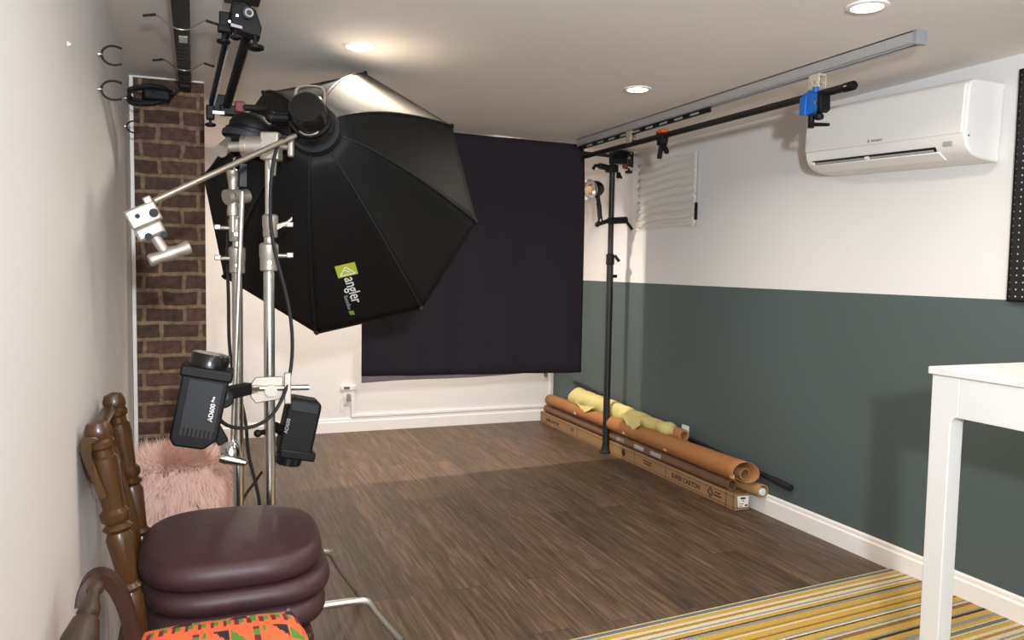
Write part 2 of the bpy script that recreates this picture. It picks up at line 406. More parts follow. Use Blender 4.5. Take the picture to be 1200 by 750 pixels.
# recessed lights -------------------------------------------------
def downlight(x, y, label, power):
    t = thing('recessed_light', label, 'ceiling light', (x, y, H), 'recessed lights in the ceiling')
    pr = [(0, .045), (0, .062), (.004, .061), (.006, .055), (.006, .046), (.0, .045)]
    MB().lathe((x, y, H-.0005), (0, 0, -1), pr, 32, False).build('trim_ring', WHITE, t)
    MB().lathe((x, y, H-.001), (0, 0, -1), [(0, .045), (.0035, .043), (.005, .0)], 28, False).build('lens', BULB, t)
    la = bpy.data.lights.new('downlight_lamp', 'AREA'); la.shape = 'DISK'; la.size = .1; la.energy = power; la.color = (1, .91, .79); la.spread = math.radians(150)
    lo = bpy.data.objects.new('downlight_lamp', la); COL.objects.link(lo); lo.location = (x, y, H-.014); lo.visible_camera = False
    return t
PW = 13
downlight(.556, 2.949, 'round recessed ceiling light just above the black softbox', 9)
downlight(1.808, 3.11, 'round recessed ceiling light left of the aluminium track, middle of its row', 9.5)
downlight(1.86, 1.869, 'round recessed ceiling light at the top edge of the picture', 11)
downlight(1.738, 4.645, 'round recessed ceiling light behind the top of the dark backdrop', 36)

def lamp_only(x, y, p, c=(1, .91, .79)):
    la = bpy.data.lights.new('far_downlight', 'AREA'); la.shape = 'DISK'; la.size = .1; la.energy = p; la.color = c; la.spread = math.radians(150)
    lo = bpy.data.objects.new('far_downlight', la); COL.objects.link(lo); lo.location = (x, y, H-.014); lo.visible_camera = False
lamp_only(.556, 5.55, 14); lamp_only(.556, 4.3, 9); lamp_only(.6, 1.55, PW*.35); lamp_only(.6, .3, PW*.35); lamp_only(1.86, .3, PW*.15); lamp_only(.6, -1.2, PW*.7); lamp_only(1.86, -1.2, PW*.7)

# wall / outlets ---------------------------------------------------
def outlet(name, label, c, nrm):
    c, n = V(c), V(nrm); s = V((0, 0, 1)).cross(n)
    t = thing(name, label, 'outlet', c)
    M = frame(c, s, (0, 0, 1), n)
    MB().box((0, 0, .003), (.072, .116, .006), M).build('cover_plate', WHITE, t, bevel=.002)
    for dz in (-.026, .026):
        so = MB().box((0, dz, .007), (.034, .03, .003), M).build('socket', WHITEPT, t, bevel=.001)
        for dx, l in ((-.006, .009), (.006, .007)): MB().box((dx, dz+.003, .0085), (.002, l, .001), M).build('slot', SLOT, so)
    return t, M
outlet('wall_outlet', 'white outlet on green right wall behind the yellow cloth roll', (W, 4.05, .262), (-1, 0, 0))
po = aY(408, 466, D)
t, M = outlet('wall_outlet', 'white outlet with a plug on the back wall beside the softbox', (po.x, D, po.z), (0, -1, 0))
MB().box((0, .0, .02), (.03, .045, .03), M).box((0, .026, .022), (.02, .012, .02), M).build('plug', mat('plug_grey', '#8d877f', .5), t, bevel=.004)
MB().tube([po+V((-.01, -.03, .0)), po+V((-.04, -.02, .02)), po+V((-.055, -.012, -.04)), po+V((-.05, -.01, -.1)), po+V((-.03, -.012, -.07))], .003, 6, 2).build('cord', WHITE, t)
# raceway round the back wall
xr, zl = 2.726, .108
t = thing('cable_raceway', 'white surface cable channel running around the back wall under the backdrop', 'cable channel', (1.9, D, zl))
MB().bb((xr-.012, D-.014, zl), (xr+.006, D-.0005, .62)).build('riser', WHITEPT, t, bevel=.002)
MB().bb((1.075, D-.014, zl), (1.10, D, .345)).build('riser', WHITEPT, t, bevel=.002)
MB().bb((1.075, D-.016, zl), (xr+.006, D, zl+.02)).build('channel', WHITEPT, t, bevel=.002)
MB().bb((1.0, D-.02, .318), (1.11, D, .352)).build('junction', WHITE, t, bevel=.003)
MB().bb((1.018, D-.0205, .324), (1.062, D-.0195, .345)).build('junction_label', DGREY, t)
# small dark clip near the corner under the cloth
pc = aY(640, 439, D-.03)
t = thing('binder_clip', 'small dark metal clip below the right end of the backdrop', 'clip', pc)
MB().prism([pc+V((-.014, 0, .012)), pc+V((.014, 0, .012)), pc+V((.006, 0, .028)), pc+V((-.006, 0, .028))], (0, .029, 0)).build('clip_body', BLACK, t)
MB().tube([pc+V((-.01, .01, .012)), pc+V((-.008, .01, -.014)), pc+V((.006, .01, -.022)), pc+V((.012, .01, -.008)), pc+V((.01, .01, .012))], .003, 6, 1).build('clip_handle', MATTE, t)

# ================================================================== BACKDROP
XL, XR, YL, YR = .62, 2.30, 4.50, 4.61
def cl(u, v, off=0, zb=(.625, .585), zt=2.044):
    x = XL + (XR-XL)*u; y = YL + (YR-YL)*u + off
    zlow = zb[0] + (zb[1]-zb[0])*u
    z = zt + (zlow-zt)*v
    y += .007*math.sin(u*19)*v + .004*math.sin(u*43+2)*v
    x += (.018*(1-math.exp(-v*8)) if u > .98 else 0)
    return (x, y, z)
XL = .868
back = MB().grid(lambda u, v: cl(u, v), 60, 30).build('backdrop_cloth', CLOTHB, solid=.003)
tag(back, 'large black cloth backdrop hanging behind the softbox', 'backdrop')
lin_o = MB().grid(lambda u, v: (.872+(2.2-.872)*u, YL+.02+(YR-YL)*u*.9, 2.02+(.583+.012*u+.004*math.sin(u*9)-2.02)*v), 40, 12).build('backdrop_liner', LINER, solid=.002)
tag(lin_o, 'grey lining cloth showing as a strip below the black backdrop', 'cloth')
cb = thing('crossbar', 'black rod along the top of the dark backdrop reaching the black floor pole', 'rod', (1.7, 4.55, 2.02))
PX, PY = 2.60, 4.775
MB().cyl((.5, 4.475, 2.032), (2.58, 4.70, 2.0), .011).build('rod', MATTE, cb)
MB().cyl((2.56, 4.698, 1.995), (2.60, 4.70, 1.994), .015).build('end_cap', BLACK, cb)

# ================================================================== FLOOR-TO-CEILING POLE
t = thing('floor_to_ceiling_pole', 'black floor to ceiling pole standing against the cardboard box', 'pole', (PX, PY, 0))
MB().cyl((PX, PY, .03), (PX, PY, 1.32), .023).build('lower_tube', MATTE, t)
MB().cyl((PX, PY, 1.25), (PX, PY, H-.02), .019).build('upper_tube', MATTE, t)
MB().lathe((PX, PY, 1.285), (0, 0, 1), [(0, .023), (.004, .028), (.07, .028), (.076, .02)], 20).build('lock_collar', BLACK, t)
MB().bar((PX+.02, PY-.025, 1.35), (PX+.05, PY-.035, 1.31), .014, .02).build('lock_lever', BLACK, t, bevel=.003)
MB().cyl((PX+.02, PY-.01, 1.21), (PX+.045, PY-.012, 1.21), .011).build('lock_knob', BLACK, t)
MB().lathe((PX, PY, 0), (0, 0, 1), [(0, .04), (.012, .04), (.018, .03), (.05, .026)], 20).build('foot', RUBBER, t)
MB().lathe((PX, PY, H), (0, 0, -1), [(0, .035), (.012, .035), (.018, .024), (.04, .02)], 20).build('top_pad', RUBBER, t)

# ceiling track -----------------------------------------------------
XT = 2.20
t = thing('ceiling_track', 'long aluminium track fixed to the ceiling near the right wall', 'track', (XT, 3.2, H))
def trk(x0, x1, z0, z1, y0=1.99, y1=4.46): return ((x0, y0, z0), (x1, y1, z1))
m = MB().bb(*trk(XT-.022, XT-.018, 2.008, H)).bb(*trk(XT+.018, XT+.022, 2.008, H)).bb(*trk(XT-.022, XT+.022, H-.004, H)).bb(*trk(XT-.022, XT-.010, 2.006, 2.010)).bb(*trk(XT+.010, XT+.022, 2.006, 2.010))
m.build('channel', ALU, t, smooth=False)
MB().bb((XT-.023, 1.972, 2.004), (XT+.023, 1.99, H)).build('end_cap', mat('end_cap_grey', '#8c9094', .5), t, bevel=.002)
MB().bb((XT-.008, 3.12, 1.985), (XT+.004, 4.42, 2.0095)).build('slotted_insert', BLACK, t)
for k in range(9): MB().bb((XT-.009, 3.2+k*.135, 1.99), (XT-.0078, 3.27+k*.135, 1.999)).build('insert_slot', LGREY, t)
def hanger(y, z0, lab, m_):
    h = thing('track_hanger', lab, 'bracket', (XT, y, 2.0), 'hangers on the ceiling track')
    MB().bb((XT-.018, y-.028, z0), (XT-.014, y+.028, 2.006)).bb((XT+.014, y-.028, z0), (XT+.018, y+.028, 2.006)).bb((XT-.018, y-.028, 1.998), (XT+.018, y+.028, 2.006)).build('hanger_plate', m_, h, bevel=.001)
    MB().cyl((XT-.024, y+.012, z0+.02), (XT+.02, y+.012, z0+.02), .005, seg=10).cyl((XT-.024, y-.012, z0+.02), (XT+.02, y-.012, z0+.02), .005, seg=10).build('bolts', SATIN, h)
hanger(3.835, 1.942, 'small cream metal hanger holding the bar by the black pole', mat('cream_steel', '#cfc2a8', .4, .5))
hanger(2.44, 1.955, 'small cream hanger joining the bar to the track by the blue clamp', mat('cream_steel_b', '#d6cbb6', .4, .3))
# support bar
ZBAR = 1.932
t = thing('support_bar', 'long black bar hanging below the aluminium ceiling track', 'bar', (XT, 3.3, ZBAR))
MB().cyl((XT, 2.262, 1.93), (XT, 4.40, 1.938), .0145).build('tube', MATTE, t)
MB().lathe((XT, 2.30, 1.93), (0, -1, 0), [(0, .017), (.045, .017), (.05, .013), (.05, 0)], 18, False).build('end_cap', BLACK, t)
MB().bb((XT-.0178, 2.275, 1.928), (XT-.0168, 2.29, 1.933)).build('end_mark', LGREY, t)
# orange-tipped spring clamp
ps = V((XT, 3.52, 1.938))
t = thing('spring_clamp', 'small black spring clamp with orange tip on the bar', 'clamp', ps)
MB().prism([ps+V((-.02, -.03, -.004)), ps+V((-.02, .03, -.004)), ps+V((-.02, .022, -.05)), ps+V((-.02, -.016, -.05))], (.04, 0, 0)).build('jaw', BLACK, t, bevel=.004)
MB().bb(ps+V((-.021, -.027, .010)), ps+V((.021, .02, .028))).build('tip', ORANGE, t, bevel=.005)
MB().bb(ps+V((-.021, .02, -.01)), ps+V((.021, .03, .022))).build('jaw_pad', BLACK, t, bevel=.003)
MB().bar(ps+V((0, .008, -.045)), ps+V((0, .028, -.115)), .022, .018).build('handle', BLACK, t, bevel=.004)
MB().bar(ps+V((0, -.008, -.045)), ps+V((0, -.045, -.095)), .022, .018).build('handle', BLACK, t, bevel=.004)
# blue clamp
pb = V((XT, 2.445, 1.916))
t = thing('super_clamp', 'bright blue clamp with black lever on the long bar', 'clamp', pb)
MB().prism([pb+V((-.025, -.045, .01)), pb+V((-.025, .012, .035)), pb+V((-.025, .05, .022)), pb+V((-.025, .056, -.05)), pb+V((-.025, .02, -.06)), pb+V((-.025, -.05, -.05))], (.05, 0, 0)).build('clamp_body', BLUE, t, bevel=.006)
MB().prism([pb+V((-.034, .015, .015)), pb+V((-.034, .05, .012)), pb+V((-.034, .052, -.055)), pb+V((-.034, .018, -.06))], (.01, 0, 0)).build('side_cheek', BLUE, t, bevel=.003)
MB().prism([pb+V((-.03, -.056, .02)), pb+V((-.03, -.038, .02)), pb+V((-.03, -.038, -.06)), pb+V((-.03, -.06, -.05))], (.05, 0, 0)).build('jaw', BLACK, t, bevel=.006)
MB().cyl(pb+V((-.03, -.03, -.022)), pb+V((-.024, -.03, -.022)), .006).build('rivet', SATIN, t)
MB().cyl(pb+V((-.02, -.02, .02)), pb+V((-.02, -.02, .040)), .011).build('lock_pin', BLUE, t)
MB().cyl(pb+V((0, .02, -.055)), pb+V((0, .02, -.105)), .012).build('screw_boss', BLACK, t)
MB().cyl(pb+V((-.006, .02, -.092)), pb+V((-.045, -.12, -.118)), .0085, .006).build('lever', BLACK, t)
MB().lathe(pb+V((0, -.02, -.055)), (0, 0, -1), [(0, .008), (.008, .018), (.022, .018), (.026, .01)], 14).build('knob', BLACK, t)

# clamps at the top of the pole
pz = V((PX+.025, PY-.035, 1.998))
t = thing('pole_clamp', 'black clamp block near the ceiling on the black floor pole', 'clamp', pz)
MB().box(pz+V((.0, 0, .005)), (.11, .075, .085)).build('clamp_body', BLACK, t, bevel=.008)
MB().box(pz+V((.07, -.01, -.012)), (.05, .06, .11)).build('jaw', MATTE, t, bevel=.006)
MB().cyl(pz+V((.055, -.05, -.0)), pz+V((.055, -.036, 0)), .008).cyl(pz+V((.07, -.05, .03)), pz+V((.07, -.036, .03)), .006).build('bolt_heads', SATIN, t)
MB().lathe(pz+V((.075, -.01, -.05)), (0, 0, -1), [(0, .007), (.03, .007), (.032, .024), (.045, .026), (.05, .01)], 14).build('knob', BLACK, t)
MB().cyl(pz+V((.02, -.03, -.05)), pz+V((.10, -.05, -.075)), .006, seg=10).build('lever', SATIN, t)
MB().box(pz+V((.03, -.04, -.055)), (.035, .02, .03)).build('lock', RED, t, bevel=.004)
pq = V((PX, PY, 1.928))
t = thing('pole_clamp', 'lower black clamp on the pole with a stub pointing at the backdrop', 'clamp', pq)
MB().box(pq+V((-.01, -.01, 0)), (.07, .07, .05)).build('clamp_body', BLACK, t, bevel=.008)
MB().cyl(pq+V((-.04, -.01, .005)), pq+V((-.11, -.02, .012)), .02).build('stub', BLACK, t)
MB().tube([pq+V((-.10, -.02, .012)), pq+V((-.14, -.02, .012)), pq+V((-.155, -.02, -.012))], .012, 8).build('hook', BLACK, t)
MB().prism([pq+V((.03, -.02, -.02)), pq+V((.05, -.02, -.02)), pq+V((.07, -.02, -.06)), pq+V((.03, -.02, -.06))], (0, .02, 0)).build('wing_nut', BLACK, t, bevel=.003)

# small LED spot on an arm
lp = aY(692, 222, 4.72)
t = thing('spot_lamp', 'small black spotlight with silver reflector beside the backdrop edge', 'lamp', lp)
ax = V((-.80, -.58, -.12)).normalized()
MB().lathe(lp - ax*(-.0), -ax, [(0, .034), (.02, .05), (.03, .056), (.085, .056), (.105, .05), (.11, .0)], 24, False).build('lamp_housing', GLOSSBLK, t)
MB().lathe(lp - ax*.012, ax, [(0, .03), (.02, .05), (.045, .068), (.047, .066), (.02, .046), (.004, .02)], 28, False).build('reflector', SILVER, t)
MB().lathe(lp + ax*.004, ax, [(0, .024), (.012, .022), (.018, .0)], 18, False).build('led', AMBER, t)
e1 = aY(702, 240, 4.74); e2 = aY(703, 256, 4.74)
MB().cyl(aY(700, 228, 4.74), e1, .014).cyl(e1, aY(701.5, 241, 4.74), .02).build('yoke', BLACK, t)
MB().cyl(e1, e2, .016).build('handle_grip', BLACK, t)
t = thing('magic_arm', 'black jointed arm clamped to the pole carrying the small spotlight', 'arm', aY(702, 262, 4.74))
a0, a1, a2, a3 = aY(700, 263, 4.74), aY(712, 259, 4.74), aY(722, 257, 4.74), aY(733, 258, 4.74)
MB().cyl(a0, a1, .014).ball(a0, .018).build('arm_rod', BLACK, t)
MB().cyl(a0, aY(702.5, 256, 4.74), .008).build('spigot', BLACK, t)
MB().cyl(a1+V((0, -.012, 0)), a3+V((0, -.012, 0)), .023).build('clamp_body', BLACK, t)
MB().bar(aY(732, 257, 4.70), aY(741, 269, 4.70), .014, .018).build('lever', BLACK, t, bevel=.003)
MB().cyl(aY(706, 262, 4.73), aY(705, 254, 4.73), .006, seg=8).build('thumb_screw', BLACK, t)

# pleated panel on the right wall
py0, py1, pz0, pz1 = 3.995, 4.75, 1.517, 1.962
t = thing('pleated_panel', 'square pale panel with wavy horizontal pleats on the right wall', 'panel', (W, 4.37, 1.74))
MB().bb((W-.006, py0, pz0), (W, py1, pz1)).build('backing', WHITE, t, bevel=.001)
def pl(u, v):
    y = py0+.012 + (py1-.10-py0)*u; z = pz0+.006 + (pz1-pz0-.012)*v
    f = 9*v + .55*u + .12*math.sin(u*7+v*3); w = .5+.5*math.cos(2*PI*f)
    return (W-.0065-.016*(w**1.6)*(.35+.65*(1-v)), y + .018*math.sin(2*PI*f)*(u > .99), z)
MB().grid(pl, 24, 140).build('pleats', BLIND, t, solid=.0015)
MB().bb((W-.012, py0-.004, pz0), (W, py0, pz1)).build('edge_strip', LGREY, t)
MB().bb((W-.02, py0-.006, pz0+.04), (W-.006, py0+.006, pz0+.14)).build('latch', BLACK, t)

# ================================================================== AIR CONDITIONER
ay0, ay1 = 2.100, 2.913
AD = .82
def AZ(z): return ZC+(z-ZC)*1.02
t = thing('air_conditioner', 'white wall mounted air conditioner high on the right wall', 'air conditioner', (W, 2.46, 1.68))
def acprof(pts, y): return [(W-d*AD, y, AZ(z)) for d, z in pts]
P = [(0, 1.972), (.19, 1.972), (.212, 1.962), (.222, 1.945), (.224, 1.80), (.221, 1.772), (.212, 1.748), (.196, 1.728), (.165, 1.710), (.11, 1.698), (0, 1.690)]
MB().prism(acprof(P, ay0), (0, ay1-ay0, 0)).build('casing', WHITE, t, bevel=.008)
P2 = [(.20, 1.962), (.222, 1.957), (.230, 1.94), (.231, 1.80), (.228, 1.783), (.2, 1.783)]
MB().prism(acprof(P2, ay0+.012), (0, ay1-ay0-.016, 0)).build('front_panel', WHITE, t, bevel=.004)
# outlet slot on the curved underside
def acq(d, z, y): return V((W-d*AD, y, AZ(z)))
m = MB().prism([acq(.2135, 1.745, ay0+.13), acq(.198, 1.7245, ay0+.13), acq(.18, 1.728, ay0+.13), acq(.18, 1.745, ay0+.13)], (0, ay1-ay0-.17, 0))
m.build('outlet_slot', SLOT, t, smooth=False)
m = MB().prism([acq(.205, 1.7285, ay0+.12), acq(.203, 1.7225, ay0+.12), acq(.150, 1.698, ay0+.12), acq(.145, 1.703, ay0+.12), acq(.19, 1.726, ay0+.12)], (0, ay1-ay0-.155, 0))
m.build('louver', WHITE, t, bevel=.002)
MB().prism([acq(.2105, 1.7365, ay0+.14), acq(.206, 1.7300, ay0+.14), acq(.19, 1.728, ay0+.14), acq(.19, 1.734, ay0+.14)], (0, ay1-ay0-.2, 0)).build('vane', LGREY, t, smooth=False)
m = MB()
for yy in (.46, .77): m.box(acq(.2065, 1.734, ay0+yy), (.012, .022, .012))
m.build('vane_clips', WHITE, t, bevel=.002)
MB().box(acq(.2135, 1.752, ay0+.075), (.008, .04, .018)).build('receiver_window', LGREY, t, bevel=.002)
MB().cyl((W-.165, ay0-.001, 1.785), (W-.165, ay0+.004, 1.785), .004, seg=10).build('screw_cover', DGREY, t)
# maker's mark: three small rhombs and short word
lg = V((W-.231*AD-.0008, ay0+.44, AZ(1.797)))
m = MB()
def rhomb(c, ang, L=.008, Wd=.0046):
    a = V((0, -math.sin(ang), math.cos(ang))); b = V((0, math.cos(ang), math.sin(ang)))
    m.prism([c, c+a*L/2+b*Wd/2, c+a*L, c+a*L/2-b*Wd/2], (-.0006, 0, 0))
for k in range(3): rhomb(lg, k*2*PI/3)
m.build('emblem', DGREY, t, smooth=False)
text('MITSUBISHI', .011, lg+V((-.0004, -.014, -.004)), (0, -1, 0), (0, 0, 1), DGREY, t, ext=.0003)

t.rotation_euler = (.034, 0, 0); t.location.z -= .014
# perforated board
t = thing('pegboard', 'black perforated board on the right wall at the picture edge', 'board', (W, 1.6, 1.17))
MB().bb((W-.018, 1.15, 1.172), (W-.006, 2.022, 1.985)).build('board_face', pegboard_mat(), t, smooth=False)
MB().bb((W-.02, 2.018, 1.17), (W, 2.026, 1.987)).bb((W-.02, 1.15, 1.164), (W, 2.026, 1.172)).bb((W-.02, 1.15, 1.985), (W, 2.026, 1.991)).build('board_frame', BLACK, t)

# ================================================================== TABLE
t = thing('side_table', 'tall white table by the right wall at the picture edge', 'table', (2.25, 1.2, 0))
TX0, TX1, TY0, TY1, TZ = 1.880, 2.62, .72, 1.612, 1.004
MB().bb((TX0, TY0, TZ-.021), (TX1, TY1, TZ)).build('tabletop', TABLEW, t, bevel=.003)
def frame_side(x0, th=.03, lw=.066, ah=.108, r=.022):
    ya, yb = TY0+.008, TY1-.008; zt = TZ-.021; z1 = zt-ah
    pts = [(ya, 0), (ya+lw, 0)]
    for k in range(7): a = PI - (PI/2)*k/6; pts.append((ya+lw+r+r*math.cos(a), z1-r+r*math.sin(a)))
    for k in range(7): a = PI/2 - (PI/2)*k/6; pts.append((yb-lw-r+r*math.cos(a), z1-r+r*math.sin(a)))
    pts += [(yb-lw, 0), (yb, 0), (yb, zt), (ya, zt)]
    return pts, x0, th
def sideparts(x0):
    ya, yb = TY0+.008, TY1-.008; zt = TZ-.021; lw, ah, r = .064, .108, .022; z1 = zt-ah
    for s, yy in ((1, ya), (-1, yb)):
        pts = [(yy, .0115), (yy+s*lw*.92, .0115), (yy+s*lw, z1-r)]
        for k in range(1, 7): a = (PI/2)*k/6; pts.append((yy+s*(lw+r-r*math.cos(a)), z1-r+r*math.sin(a)))
        pts += [(yy+s*(lw+r), zt), (yy, zt)]
        MB().prism([(x0, y, z) for y, z in pts], (.05, 0, 0)).build('leg', TABLEW, t, bevel=.003)
    MB().bb((x0, ya+lw+r, z1), (x0+.03, yb-lw-r, zt)).build('apron', TABLEW, t, bevel=.001)
sideparts(TX0+.008); sideparts(TX1-.058)
MB().bb((TX0+.058, TY1-.04, TZ-.129), (TX1-.058, TY1-.012, TZ-.021)).build('apron', TABLEW, t)
MB().bb((TX0+.058, TY0+.012, TZ-.129), (TX1-.058, TY0+.04, TZ-.021)).build('apron', TABLEW, t)

# ================================================================== RUG
ra = math.atan2(2.474-2.348, 2.728-1.199)
rug = MB().bb((-.55, -1.5, 0), (1.03, 0, .011)).build('striped_rug', rug_mat(ra), bevel=.003)
rug.location = (1.199+.5, 2.348+.0415, 0); rug.rotation_euler = (0, 0, ra)
tag(rug, 'yellow, cream and grey striped rug on the floor at right', 'rug')

# ================================================================== PAPER ROLLS BY THE RIGHT WALL
BX0, BX1, BYa, BYb, BZ = 2.618, 2.712, 3.385, 5.93, .086
t = thing('paper_roll_box', 'long brown cardboard box on the floor along the right wall', 'box', ((BX0+BX1)/2, 4.65, 0))
MB().bb((BX0, BYa, 0), (BX1, BYb, BZ)).build('carton', CARD, t, bevel=.002)
m = MB()
for y in (BYa+.012, 3.46, 4.05, 4.42, 5.25, BYb-.012): m.bb((BX0-.0006, y-.002, .0), (BX0, y+.002, BZ))
m.bb((BX0-.0006, BYa, .012), (BX0, BYb, .0145)).bb((BX0-.0006, BYa, BZ-.016), (BX0, BYb, BZ-.0135))
m.bb((BX0, BYa-.0006, .012), (BX1, BYa, .0145))
m.build('printed_lines', CARDD, t, smooth=False)
text('SUPER CARTON', .040, (BX0-.0008, 3.985, .028), (0, -1, 0), (0, 0, 1), CARDD, t, ext=.0003, bold=.0008)
text('SUPER CARTON', .034, (BX0-.0008, 5.82, .029), (0, -1, 0), (0, 0, 1), CARDD, t, ext=.0003, bold=.0008)
def diamond(y, z, s):
    m = MB()
    for q in (s, s*.62):
        w = q*.16
        pts = [(0, q), (q, 0), (0, -q), (-q, 0)]
        for i in range(4):
            a, b = pts[i], pts[(i+1) % 4]
            m.bar((BX0-.0006, y+a[0], z+a[1]), (BX0-.0006, y+b[0], z+b[1]), .0012, w, up=(0, .3, 1))
    m.build('diamond_mark', CARDD, t, smooth=False)
diamond(3.60, .043, .026)
MB().cyl((BX0-.001, 4.56, .047), (BX0, 4.56, .047), .024, seg=24).build('round_mark', mat('black_print', '#22201e', .8), t)
m = MB()
for k, (y, l) in enumerate(((3.545, .07), (3.545, .05), (4.27, .08), (4.27, .10), (5.35, .05), (5.35, .06))): m.bb((BX0-.0008, y-l/2-.01, .034+.016*(k % 2)), (BX0, y+l/2-.01, .042+.016*(k % 2)))
m.build('small_print', CARDD, t, smooth=False)
MB().prism([(BX0+.022, BYa-.001, .016), (BX0+.085, BYa-.001, .014), (BX0+.09, BYa-.001, .074), (BX0+.014, BYa-.001, .076)], (0, .001, 0)).build('shipping_label', PAPERW, t, smooth=False)
m = MB().bb((BX0+.035, BYa-.0018, .058), (BX0+.066, BYa-.001, .068)).bb((BX0+.048, BYa-.0018, .046), (BX0+.056, BYa-.001, .052)).bb((BX0+.026, BYa-.0018, .032), (BX0+.055, BYa-.001, .035)).bb((BX0+.028, BYa-.0018, .02), (BX0+.048, BYa-.001, .024)).bb((BX0+.064, BYa-.0018, .019), (BX0+.08, BYa-.001, .028))
m.build('label_print', CARDD, t, smooth=False)

def roll(name, label, p, q, r, wall, m_out, m_in, extra=None):
    p, q = V(p), V(q); a = (q-p).normalized(); L = (q-p).length
    t = thing(name, label, 'paper roll', (p+q)/2)
    MB().lathe(p, a, [(0, r-wall), (0, r), (L, r), (L, r-wall), (0, r-wall)], 32, False).build('paper', m_out, t)
    return t, a, L
# dark brown tube, next to the wall side, resting on the box
t, a, L = roll('brown_tube', 'dull brown paper roll lying directly on the long box', (2.646, 3.45, BZ+.033), (2.646, 5.86, BZ+.033), .033, .012, TUBEB, KRAFTIN)
m = MB()
for y0, y1 in ((4.30, 4.42), (4.10, 4.22)):
    m.grid(lambda u, v: (2.646-.0336*math.cos(.05+.8*v-.35), y0+(y1-y0)*u, BZ+.033+.0336*math.sin(.05+.8*v-.35)), 2, 6)
m.build('label_sheet', LGREY, t)
m = MB().grid(lambda u, v: (2.646-.0338*math.cos(.05+.8*v-.35), 4.55+.1*u, BZ+.033+.0338*math.sin(.05+.8*v-.35)), 2, 6)
m.build('label_sheet', mat('faded_label', '#8b8278', .7), t)
# small tube with white film end, beside it towards the wall
t, a, L = roll('white_ended_tube', 'small paper tube with white film in its end by the right wall', (2.7150, 3.285, .123), (2.7150, 5.2, .123), .035, .006, mat('tube_kraft', '#b08a58', .7, var=.15), KRAFTIN)
MB().lathe((2.714, 3.284, .119), (0, 1, 0), [(0, .0), (-.004, .010), (.0, .020), (.03, .024)], 18, False).build('film', PLASTICBAG, t)
m = MB(); 
m.lathe((2.724, 3.283, .131), (0, 1, 0), [(0, .0), (.002, .01), (.02, .012)], 10, False).build('crumpled_paper', CARD, t)
# tan roll (loose outer sheet)
p, q = V((2.645, 3.33, BZ+.128)), V((2.645, 5.80, BZ+.120))
t = thing('tan_paper_roll', 'long tan paper roll with a loose open end lying above the long box', 'paper roll', (p+q)/2)
def tan(u, v):
    th = -.9 + 2*PI*1.04*v
    r = .062 - .010*v - .014*u + .006*math.sin(v*5)*(1-u)
    c = p.lerp(q, u)
    return c + V((-r*math.cos(th), (.03*math.cos(th) if u < .02 else 0), r*math.sin(th)*.96-.006))
MB().grid(tan, 30, 44).build('outer_sheet', KRAFT, t, solid=.002)
MB().lathe(p+V((.005, .02, -.012)), q-p, [(0, .024), (0, .034), (2.4, .034), (2.4, .024), (0, .024)], 24, False).build('core', KRAFTIN, t)
m = MB()
for y, dz in ((3.37, .0), (4.02, .0), (5.25, 0), (4.52, 0)):
    m.box((2.645-.060+.012*(y-3.3)/2.5, y, BZ+.105), (.004, .03, .02))
m.build('tape', mat('masking_tape', '#cdb48a', .6), t)
# yellow cloth roll
p, q = aX(795, 508, 2.682), aX(676, 465, 2.682)
t = thing('yellow_cloth_roll', 'pale yellow cloth wound on a cardboard core on top of the rolls', 'fabric roll', (p+q)/2)
def yel(u, v):
    th = 2*PI*v
    x = u
    r = .040 + .022*min(1, max(0, (x-.1)/.75)) + (.008 if x > .52 else 0) + .0035*math.sin(46*x+3*th) + .004*math.sin(9*x+2*th)
    if .04 < x < .14: r += .012*math.sin((x-.04)/.1*PI)*(1+.6*math.sin(3*th+1))
    if x < .04: r *= .92
    c = p.lerp(q, x); return c + V((-r*math.cos(th), 0, r*math.sin(th)))
MB().grid(yel, 90, 30).build('cloth', YELLOW, t)
def flap(y0, y1, drop, wd, z0):
    return lambda u, v: (2.682-.054-.028*v-.006*math.sin(u*6), y0+(y1-y0)*u+.05*v*wd, z0+.022-(drop)*v*(.35+.65*math.sin(PI*min(1, u*1.1))))
MB().grid(flap(4.95, 5.22, .075, 1, .27), 12, 8).build('loose_flap', YELLOW, t, solid=.003)
MB().grid(flap(4.38, 4.62, .085, -1, .285), 12, 8).build('loose_flap', YELLOW, t, solid=.003)
0 and MB().grid(lambda u, v: (2.682-.045+.05*v, 3.90+.09*u, .30-.045+.105*v+.03*math.sin(u*PI)*v), 8, 8)
MB().lathe(p+V((0, -.06, 0)), (0, 1, 0), [(0, .024), (0, .036), (.12, .036), (.12, .024), (0, .024)], 26, False).build('core', mat('core_card', '#a9764c', .8, var=.1), t)
# black pole behind
t = thing('black_pole', 'thin black pole lying behind the paper rolls against the green wall', 'pole', (2.725, 4.4, .29))
MB().cyl((2.732, 3.12, .19), (2.732, 5.55, .372), .0125).build('tube', MATTE, t)
MB().cyl((2.732, 3.10, .1885), (2.732, 3.22, .1975), .017).build('end_cap', RUBBER, t)

